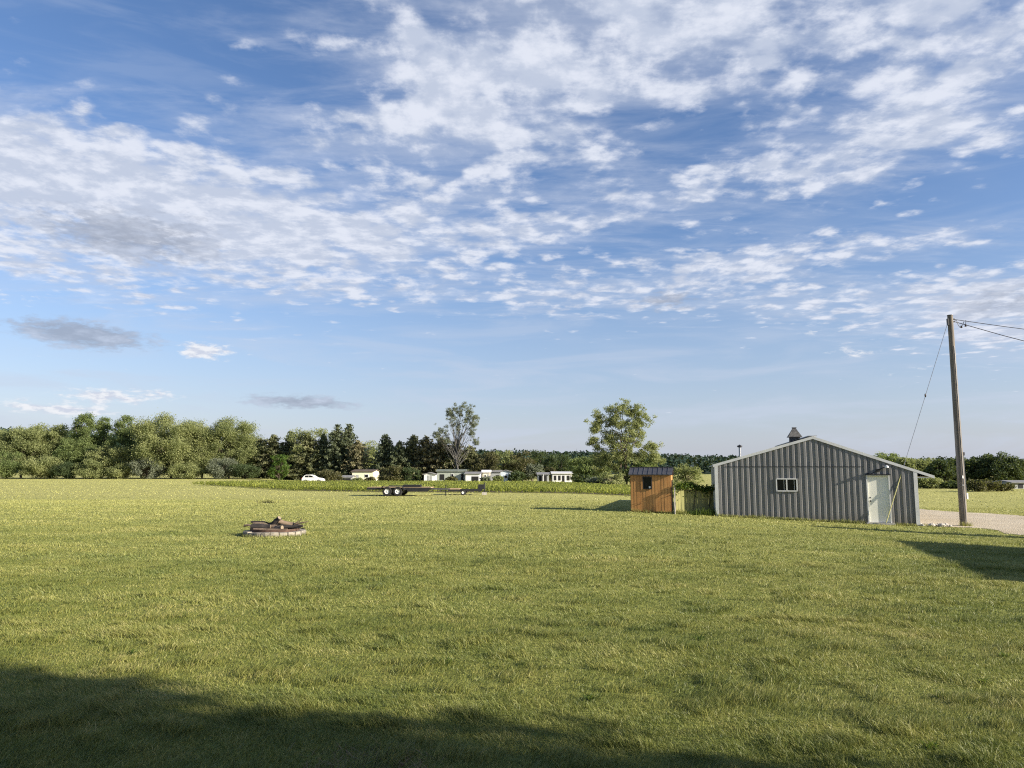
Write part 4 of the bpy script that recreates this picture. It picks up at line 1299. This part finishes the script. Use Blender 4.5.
def scatter(y0, y1, dens, wid, hgt, name_list, seed, margin=1.5):
    rng = np.random.default_rng(seed)
    area = .72 * (y1 ** 2 - y0 ** 2) + 2 * margin * (y1 - y0)
    n = int(area * dens)
    y = np.sqrt(rng.uniform(y0 ** 2, y1 ** 2, n))
    x = rng.uniform(-1, 1, n) * (.72 * y + margin)
    pat = fbm(x * .9, y * .9)
    pat2 = fbm(x * 3.3 + 40, y * 3.3)
    keep = (~inside_keepout(x, y)) & (rng.random(n) < .45 + .95 * (pat2 - .15))
    x, y, pat, pat2 = x[keep], y[keep], pat[keep], pat2[keep]
    h = hgt * (.55 + .9 * pat) * rng.uniform(.55, 1.4, len(x)) * (1 + 1.0 * (pat2 > .64))
    # mower passes: the blades of neighbouring passes lie opposite ways
    run = y + .22 * x + 1.6 * fbm(x * .05 + 9, y * .05)
    lay = np.where(np.floor(run / 1.15).astype(int) % 2 == 0, .25, .25 + math.pi)
    return blades(x, y, h, wid * rng.uniform(.7, 1.3, len(x)), rng, .95, lay=lay)


GV, GF, off = [], [], 0
for args in ((3.2, 6.5, 9500, .0036, .040), (6.5, 10, 5200, .0048, .036), (10, 16, 2300, .0068, .034), (16, 27, 750, .011, .034), (27, 48, 200, .02, .036)):
    V, F = scatter(*args, None, int(args[0] * 10))
    GV.append(V); GF.append(F + off); off += len(V)
# untrimmed fringe along the walls, the post and the fire ring
def fringe(a, b, n, h0, h1, wdt, spread):
    f = rng.random(n); x = a.x + (b.x - a.x) * f + rng.normal(size=n) * spread; y = a.y + (b.y - a.y) * f - np.abs(rng.normal(size=n)) * spread
    return blades(x, y, rng.uniform(h0, h1, n) * (.5 + fbm(x * 2.5, y * 2.5)), wdt, rng, .5)
shx = Vector((math.cos(SH_R), math.sin(SH_R), 0))
fr_ = [fringe(BL - NB * .06, BL + U * (D0 - .2) - NB * .06, 1500, .06, .2, .012, .06), fringe(BL + U * (D1 + .2) - NB * .06, BR - NB * .06, 260, .05, .16, .012, .06),
       fringe(sl, sl + shx * SW, 420, .06, .2, .012, .05), fringe(f0, f1, 500, .08, .3, .014, .06), fringe(pb - Vector((.2, .12, 0)), pb + Vector((.2, -.12, 0)), 160, .06, .25, .012, .07)]
aa = rng.uniform(0, 2 * math.pi, 900)
fr_.append(blades(fc.x + np.cos(aa) * (RR + .02 + rng.exponential(.03, 900)), fc.y + np.sin(aa) * (RR + .02 + rng.exponential(.03, 900)), rng.uniform(.03, .12, 900), .01, rng, .6))
for V, F in fr_:
    GV.append(V); GF.append(F + off); off += len(V)
gr = tag(link('lawn_grass', np_mesh('lawn_grass', np.concatenate(GV), np.concatenate(GF)), M['grass']), 'short mown grass blades covering the lawn', 'grass', kind='stuff')
# rough grass far out in the field
n = 60000
y = np.sqrt(rng.uniform(48 ** 2, 165 ** 2, n)); x = rng.uniform(-1, 1, n) * (.72 * y + 3)
fy = np.interp(x, [c[0] for c in CF], [c[1] for c in CF])
keep = ~inside_keepout(x, y) & ~((x > -41) & (x < 19.7) & (y > fy - .3) & (y < 98)) & (rng.random(n) < fbm(x * .08, y * .2) * 1.4)
x, y = x[keep], y[keep]
V, F = blades(x, y, rng.uniform(.025, .08, len(x)), rng.uniform(.04, .1, len(x)), rng, 1.2)
tag(link('field_grass', np_mesh('field_grass', V, F), M['grass']), 'rough taller grass scattered over the far field', 'grass', kind='stuff')
# small dark weeds standing in the near lawn
for px_, py_ in ((378, 650), (433, 664), (447, 663), (1003, 657), (985, 683), (945, 698), (930, 749), (700, 640), (130, 655), (590, 700)):
    q = hit(px_, py_)
    o = empty('weed_tuft', q, 0, 'small dark weed tuft poking out of the mown lawn', 'weed', 'weed tufts in the lawn')
    n = 26
    V, F = blades(rng.normal(size=n) * .022, rng.normal(size=n) * .022, rng.uniform(.03, .075, n), .014, rng, 1.3, z0=np.zeros(n))
    link('leaves', np_mesh('leaves', V, F), M['leaf_vine'], o)
q = hit(372, 767); n = 1500
V, F = blades(q.x + rng.normal(size=n) * .2, q.y + rng.normal(size=n) * .16, rng.uniform(.015, .05, n), .005, rng, 2.0)
tag(link('dry_thatch', np_mesh('dry_thatch', V, F), M['thatch']), 'patch of dead brown grass at the bottom of the lawn', 'dead grass', kind='stuff')
# small weed patch out in the left field
wp = hit(267, 503)
wd = empty('weed_clump', wp, 0, 'small brown weed clump alone in the field left of the trailer', 'weeds')
n = 90; V, F = blades(rng.normal(size=n) * .3, rng.normal(size=n) * .15, rng.uniform(.06, .24, n), .03, rng, .6, z0=np.zeros(n))
link('leaves', np_mesh('leaves', V, F), M['leaf_brown'], wd)

# ------------------------------------------------------------------ shade tree out of frame, right behind the camera
def shade_tree():
    rng = np.random.default_rng(900)
    e = hit(300, 690)
    sd = np.array([math.sin(SUN_AZ), math.cos(SUN_AZ)])
    o = empty('shade_tree', (12.4, -2.95, 0), 0, 'broad leafy shade tree whose shadow darkens the near grass', 'tree')
    C, m = [], MB()
    m.tube([(0, 0, -.3), (.1, 0, 2.5), (0, .2, 6), (.2, 0, 9)], [.38, .3, .22, .08], 10)
    for k in range(135):
        while True:
            u = rng.uniform(-1, 1, 3)
            if .45 < (np.abs(u) ** 4).sum() ** .25 < 1: break
        c = np.array([u[0] * 2.6, u[1] * 3.1, 6.1 + u[2] * 3.5])
        r = rng.uniform(.75, 1.25)
        nn = 205
        C.append(c + rand_unit(nn, rng) * (r * rng.uniform(.2, 1, nn) ** .5)[:, None])
        m.tube(limb_path((0, 0, max(2.2, c[2] * .6)), c, rng, 4), [.09, .07, .04, .015], 5, cap=False)
    C = np.concatenate(C)
    V, F = leaf_quads(C, .26, rng, .7)
    link('crown', np_mesh('crown', V, F), M['leaf_green'], o)
    m.build('trunk', M['bark'], o, smooth=True)
shade_tree()

# ------------------------------------------------------------------ far wooded hills
rng = np.random.default_rng(21)
xh = np.linspace(-900, 900, 181); yh = np.linspace(420, 1100, 40)


def hill_h(x, y):
    px = 512 + FPX * x / 620.0
    top = np.interp(px, [-600, -50, 20, 60, 150, 300, 400, 500, 600, 720, 900, 1000, 1500], [36, 38, 37, 35.5, 26, 20, 19, 16, 14, 7, 3, 3, 12])
    h = (top * 620 / FPX) - 7.5 + 4
    r = smooth((y - 430) / 190) * (1 - .3 * smooth((y - 700) / 400))
    return h * r + (fbm(x * .006, y * .006) - .5) * 6 * r - .5


XH, YH = np.meshgrid(xh, yh)
ii = np.arange(39)[:, None] * 181 + np.arange(180)[None, :]
hl = link('hills', np_mesh('hills', np.stack([XH.ravel(), YH.ravel(), hill_h(XH, YH).ravel()], 1), np.stack([ii, ii + 1, ii + 182, ii + 181], -1).reshape(-1, 4)), M['leaf_dark'])
tag(hl, 'low wooded hills along the horizon', 'hills', kind='structure')
n = 3600
x = rng.uniform(-600, 620, n); y = rng.uniform(430, 690, n)
z = hill_h(x, y)
C = []
for q in range(34):
    d = rand_unit(n, rng) * (rng.uniform(.4, 1, n) ** .5)[:, None]
    hh = 4.2 + 1.6 * vnoise(x * .5, y * .5)
    C.append(np.stack([x + d[:, 0] * 3.4, y + d[:, 1] * 3.4, z + hh + d[:, 2] * hh * .95], 1))
C = np.concatenate(C)
V, F = leaf_quads(C, 2.0, rng, .7)
tag(link('distant_forest', np_mesh('distant_forest', V, F), M['leaf_hill']), 'dark forest covering the far hills', 'forest', kind='stuff')

# ------------------------------------------------------------------ world: Nishita sky with a broken layer of cloud
def az_el(px, py):
    d = pix_dir(px, py).normalized()
    return math.atan2(d.x, d.y), math.asin(d.z)


def build_world():
    w = bpy.data.worlds.new('World'); sc.world = w; w.use_nodes = True
    nt = w.node_tree
    bg = nt.nodes['Background']
    sky = nt.nodes.new('ShaderNodeTexSky'); sky.sky_type = 'NISHITA'; sky.sun_disc = False
    sky.sun_elevation = SUN_EL; sky.sun_rotation = SUN_AZ
    sky.air_density = 1.0; sky.dust_density = 0.6; sky.ozone_density = 2.2
    dirv = nt.nodes.new('ShaderNodeTexCoord').outputs['Generated']
    sx = nt.nodes.new('ShaderNodeSeparateXYZ'); nt.links.new(dirv, sx.inputs[0])
    x, y, z = sx.outputs
    A = lambda op, *a, **k: math_n(nt, op, *a, **k)
    az = A('ARCTAN2', x, y); el = A('ARCSINE', z)
    zc = A('ADD', A('MAXIMUM', z, 0.0), 0.075)
    u, v = A('DIVIDE', x, zc), A('DIVIDE', y, zc)
    cp_ = nt.nodes.new('ShaderNodeCombineXYZ'); nt.links.new(u, cp_.inputs[0]); nt.links.new(v, cp_.inputs[1])
    plane = cp_.outputs[0]
    # bending of the plane so that cloudlets are not on a grid
    wn = N(nt, 'ShaderNodeTexNoise', ins={'Vector': plane, 'Scale': 1.1, 'Detail': 1.0})
    wv = N(nt, 'ShaderNodeVectorMath', operation='MULTIPLY_ADD', ins={0: wn.outputs['Color'], 1: (0.16, 0.16, 0), 2: plane})
    P = wv.outputs[0]

    def blob_sum(blobs):
        tot = None
        for (px, py, rx, ry, ang, wgt) in blobs:
            a0, e0 = az_el(px, py)
            sx_, sy_ = rx / FPX, ry / FPX
            da, de = A('SUBTRACT', az, a0), A('SUBTRACT', el, e0)
            c, s = math.cos(R(ang)), math.sin(R(ang))
            p = A('ADD', A('MULTIPLY', da, c / sx_), A('MULTIPLY', de, s / sx_))
            q = A('ADD', A('MULTIPLY', da, -s / sy_), A('MULTIPLY', de, c / sy_))
            r2 = A('ADD', A('MULTIPLY', p, p), A('MULTIPLY', q, q))
            g = A('MULTIPLY', A('EXPONENT', A('MULTIPLY', r2, -1.0)), wgt)
            tot = g if tot is None else A('ADD', tot, g)
        return tot

    # main broken sheet  (picture point, half sizes, tilt, weight)
    sheet = blob_sum([(690, 10, 340, 100, 0, 1.0), (980, 20, 130, 60, 0, .6), (420, 95, 105, 75, 0, .7), (120, 195, 240, 62, -3, .85),
                      (330, 220, 240, 48, -2, .75), (40, 160, 130, 45, -8, .6), (800, 155, 150, 30, 6, .6), (960, 130, 110, 50, 10, .6),
                      (640, 218, 180, 26, 4, .7), (640, 295, 190, 30, 2, .75), (880, 312, 140, 30, -8, .7), (940, 240, 80, 11, 3, .6),
                      (1010, 305, 85, 45, 0, 1.05), (780, 252, 120, 18, 3, .7), (250, 248, 220, 30, 0, .5), (20, 255, 80, 22, -8, .7),
                      (330, 290, 170, 16, 0, .55), (170, 310, 140, 16, -8, .5), (560, 75, 160, 70, 0, .45), (490, 150, 90, 60, 0, .4),
                      (280, 130, 120, 30, -6, .4), (240, 30, 60, 30, 0, .12), (640, 170, 80, 20, 0, .3)])
    around = A('MAXIMUM', N(nt, 'ShaderNodeMapRange', interpolation_type='SMOOTHSTEP', ins={0: A('ABSOLUTE', az), 1: R(42), 2: R(75), 3: 0.0, 4: 0.28}).outputs[0],
               N(nt, 'ShaderNodeMapRange', interpolation_type='SMOOTHSTEP', ins={0: el, 1: R(38), 2: R(58), 3: 0.0, 4: 0.28}).outputs[0])
    sheet = A('ADD', sheet, around)  # cloud cover outside the view, added to lift the ambient light
    small = blob_sum([(60, 409, 46, 6, -3, 1.1), (205, 352, 24, 10, 0, 1.1), (125, 396, 50, 8, 0, .9), (850, 352, 30, 6, 0, .55), (900, 372, 26, 6, 0, .5),
                      (5, 295, 40, 9, 0, .5), (826, 330, 30, 6, 0, .5)])
    gray = blob_sum([(82, 334, 60, 13, -3, 1.35), (300, 402, 58, 8, -2, 1.1), (125, 236, 85, 24, -3, 1.1), (668, 300, 40, 13, 0, .9), (1000, 302, 60, 20, 0, .8), (20, 380, 60, 14, 0, .25), (215, 215, 60, 30, 0, .3)])
    n1 = N(nt, 'ShaderNodeTexNoise', ins={'Vector': P, 'Scale': 1.5, 'Detail': 5.0, 'Roughness': 0.55}).outputs[0]
    n2 = N(nt, 'ShaderNodeTexNoise', ins={'Vector': P, 'Scale': 7.5, 'Detail': 7.0, 'Roughness': 0.58}).outputs[0]
    n3 = N(nt, 'ShaderNodeTexNoise', ins={'Vector': P, 'Scale': 17.0, 'Detail': 5.0, 'Roughness': 0.6}).outputs[0]
    wn2 = N(nt, 'ShaderNodeTexNoise', ins={'Vector': plane, 'Scale': 9.0, 'Detail': 3.0})
    wv2 = N(nt, 'ShaderNodeVectorMath', operation='MULTIPLY_ADD', ins={0: wn2.outputs['Color'], 1: (0.09, 0.09, 0), 2: P})
    vor = N(nt, 'ShaderNodeTexVoronoi', feature='SMOOTH_F1', ins={'Vector': wv2.outputs[0], 'Scale': 8.0, 'Smoothness': 0.5, 'Detail': 1.0}).outputs['Distance']
    puff = A('SUBTRACT', .42, vor)
    nn = A('ADD', A('MULTIPLY', puff, 0.9), A('MULTIPLY', A('SUBTRACT', n1, .5), .75))
    nn = A('ADD', nn, A('ADD', A('MULTIPLY', A('SUBTRACT', n2, .5), 1.25), A('MULTIPLY', A('SUBTRACT', n3, .5), .6)))
    d1 = A('ADD', A('MULTIPLY', sheet, .95), A('MULTIPLY', nn, 1.28))
    mr = lambda val, lo, hi: N(nt, 'ShaderNodeMapRange', interpolation_type='SMOOTHSTEP', ins={0: val, 1: lo, 2: hi, 3: 0.0, 4: 1.0}).outputs[0]
    c_sheet = A('MULTIPLY', mr(d1, .22, .95), .93)
    # a thinner, streakier sheet under it, only where the sheet is about
    st_ = N(nt, 'ShaderNodeCombineXYZ', ins={0: A('MULTIPLY', u, 1.6), 1: A('MULTIPLY', v, 4.5)})
    n6 = N(nt, 'ShaderNodeTexNoise', ins={'Vector': st_.outputs[0], 'Scale': 1.6, 'Detail': 8.0, 'Roughness': 0.62, 'Distortion': 0.3}).outputs[0]
    thin = A('MULTIPLY', mr(A('ADD', A('MULTIPLY', sheet, .55), A('MULTIPLY', A('SUBTRACT', n6, .5), 1.4)), .16, .8), .48)
    c_sheet = A('SUBTRACT', 1.0, A('MULTIPLY', A('SUBTRACT', 1.0, c_sheet), A('SUBTRACT', 1.0, thin)))
    # small low clouds and grey ones use a noise on the sphere, stretched sideways
    sc_ = N(nt, 'ShaderNodeCombineXYZ', ins={0: A('MULTIPLY', az, 26.0), 1: A('MULTIPLY', el, 75.0)})
    n4 = N(nt, 'ShaderNodeTexNoise', ins={'Vector': sc_.outputs[0], 'Scale': 1.0, 'Detail': 6.0, 'Roughness': 0.6}).outputs[0]
    n4b = N(nt, 'ShaderNodeTexNoise', ins={'Vector': sc_.outputs[0], 'Scale': 2.6, 'Detail': 5.0, 'Roughness': 0.6}).outputs[0]
    n4c = A('ADD', A('SUBTRACT', n4, .5), A('MULTIPLY', A('SUBTRACT', n4b, .5), .5))
    c_small = A('MULTIPLY', mr(A('ADD', small, A('MULTIPLY', A('MULTIPLY', n4c, 2.6), A('MULTIPLY', small, 2.5, clamp=True))), .32, 1.0), .92)
    c_gray = A('MULTIPLY', mr(A('ADD', gray, A('MULTIPLY', A('MULTIPLY', n4c, 2.1), A('MULTIPLY', gray, 2.5, clamp=True))), .38, 1.05), .8)
    # veil: thin cirrus haze towards the horizon
    sc2 = N(nt, 'ShaderNodeCombineXYZ', ins={0: A('MULTIPLY', az, 5.0), 1: A('MULTIPLY', el, 34.0), 2: 3.0})
    n5 = N(nt, 'ShaderNodeTexNoise', ins={'Vector': sc2.outputs[0], 'Scale': 1.0, 'Detail': 6.0, 'Roughness': 0.55, 'Distortion': .6}).outputs[0]
    low = N(nt, 'ShaderNodeMapRange', ins={0: el, 1: R(15), 2: R(2), 3: 0.16, 4: 0.6}).outputs[0]
    veil = A('MULTIPLY', mr(n5, .42, .7), low)
    # sky colour
    hs = N(nt, 'ShaderNodeHueSaturation', ins={'Hue': 0.5, 'Saturation': SKY_SAT, 'Value': SKY_VAL, 'Color': sky.outputs[0]}).outputs[0]
    tint = nt.nodes.new('ShaderNodeMix'); tint.data_type = 'RGBA'; tint.blend_type = 'MULTIPLY'; tint.inputs[0].default_value = 1
    nt.links.new(hs, tint.inputs[6]); tint.inputs[7].default_value = SKY_TINT; hs = tint.outputs[2]
    horizon = N(nt, 'ShaderNodeMapRange', ins={0: el, 1: R(16), 2: R(0), 3: 0.0, 4: 0.72}).outputs[0]
    base = mix(nt, horizon, hs, HAZE)
    base = mix(nt, veil, base, CIRRUS)
    # thin parts blueish white, thick parts brighter, some undersides greyer
    shade = mr(A('ADD', n2, A('MULTIPLY', A('SUBTRACT', n3, .5), .5)), .40, .66)
    ccol = mix(nt, shade, CL_DIM, CL_BRIGHT)
    out = mix(nt, c_sheet, base, ccol)
    out = mix(nt, c_small, out, mix(nt, mr(n4b, .38, .6), (5.0, 5.3, 6.2), (7.0, 7.1, 7.4)))
    out = mix(nt, c_gray, out, mix(nt, mr(n4, .4, .75), CL_GREY, CL_DIM))
    nt.links.new(out, bg.inputs[0])
    bg.inputs[1].default_value = SKY_STR


SKY_STR = 0.0587
SKY_SAT, SKY_VAL = 1.18, 1.2
SKY_TINT = (1.26, 1.05, 1.1, 1)
HAZE = (3.1, 3.95, 5.45)
CIRRUS = (4.6, 5.15, 6.25)
CL_BRIGHT = (6.2, 6.5, 7.3)
CL_DIM = (4.4, 4.9, 6.0)
CL_GREY = (2.6, 2.95, 3.75)
build_world()

# ------------------------------------------------------------------ sun and camera
sl_ = bpy.data.lights.new('sun', 'SUN'); sl_.energy = 5.0; sl_.angle = R(0.6); sl_.color = (1.0, 0.91, 0.77)
so = bpy.data.objects.new('sun', sl_); col.objects.link(so)
so.rotation_euler = S_DIR.to_track_quat('Z', 'Y').to_euler()
so.location = (30, -10, 40)
cd = bpy.data.cameras.new('camera'); cd.sensor_width = 36; cd.lens = FPX / 1024 * 36; cd.clip_end = 9000; cd.clip_start = .05
co = bpy.data.objects.new('camera', cd); col.objects.link(co)
co.location = (0, 0, CAM_Z); co.rotation_euler = (math.pi / 2 + PITCH, 0, 0)
sc.camera = co
sc.view_settings.view_transform = 'Standard'; sc.view_settings.look = 'None'
sc.view_settings.exposure = 1.12; sc.view_settings.gamma = 1.0
sc.view_settings.use_curve_mapping = False
sc.render.resolution_x, sc.render.resolution_y = 1024, 768
sc.cycles.max_bounces = 6
sc.cycles.use_denoising = False
sc.cycles.filter_width = 1.15
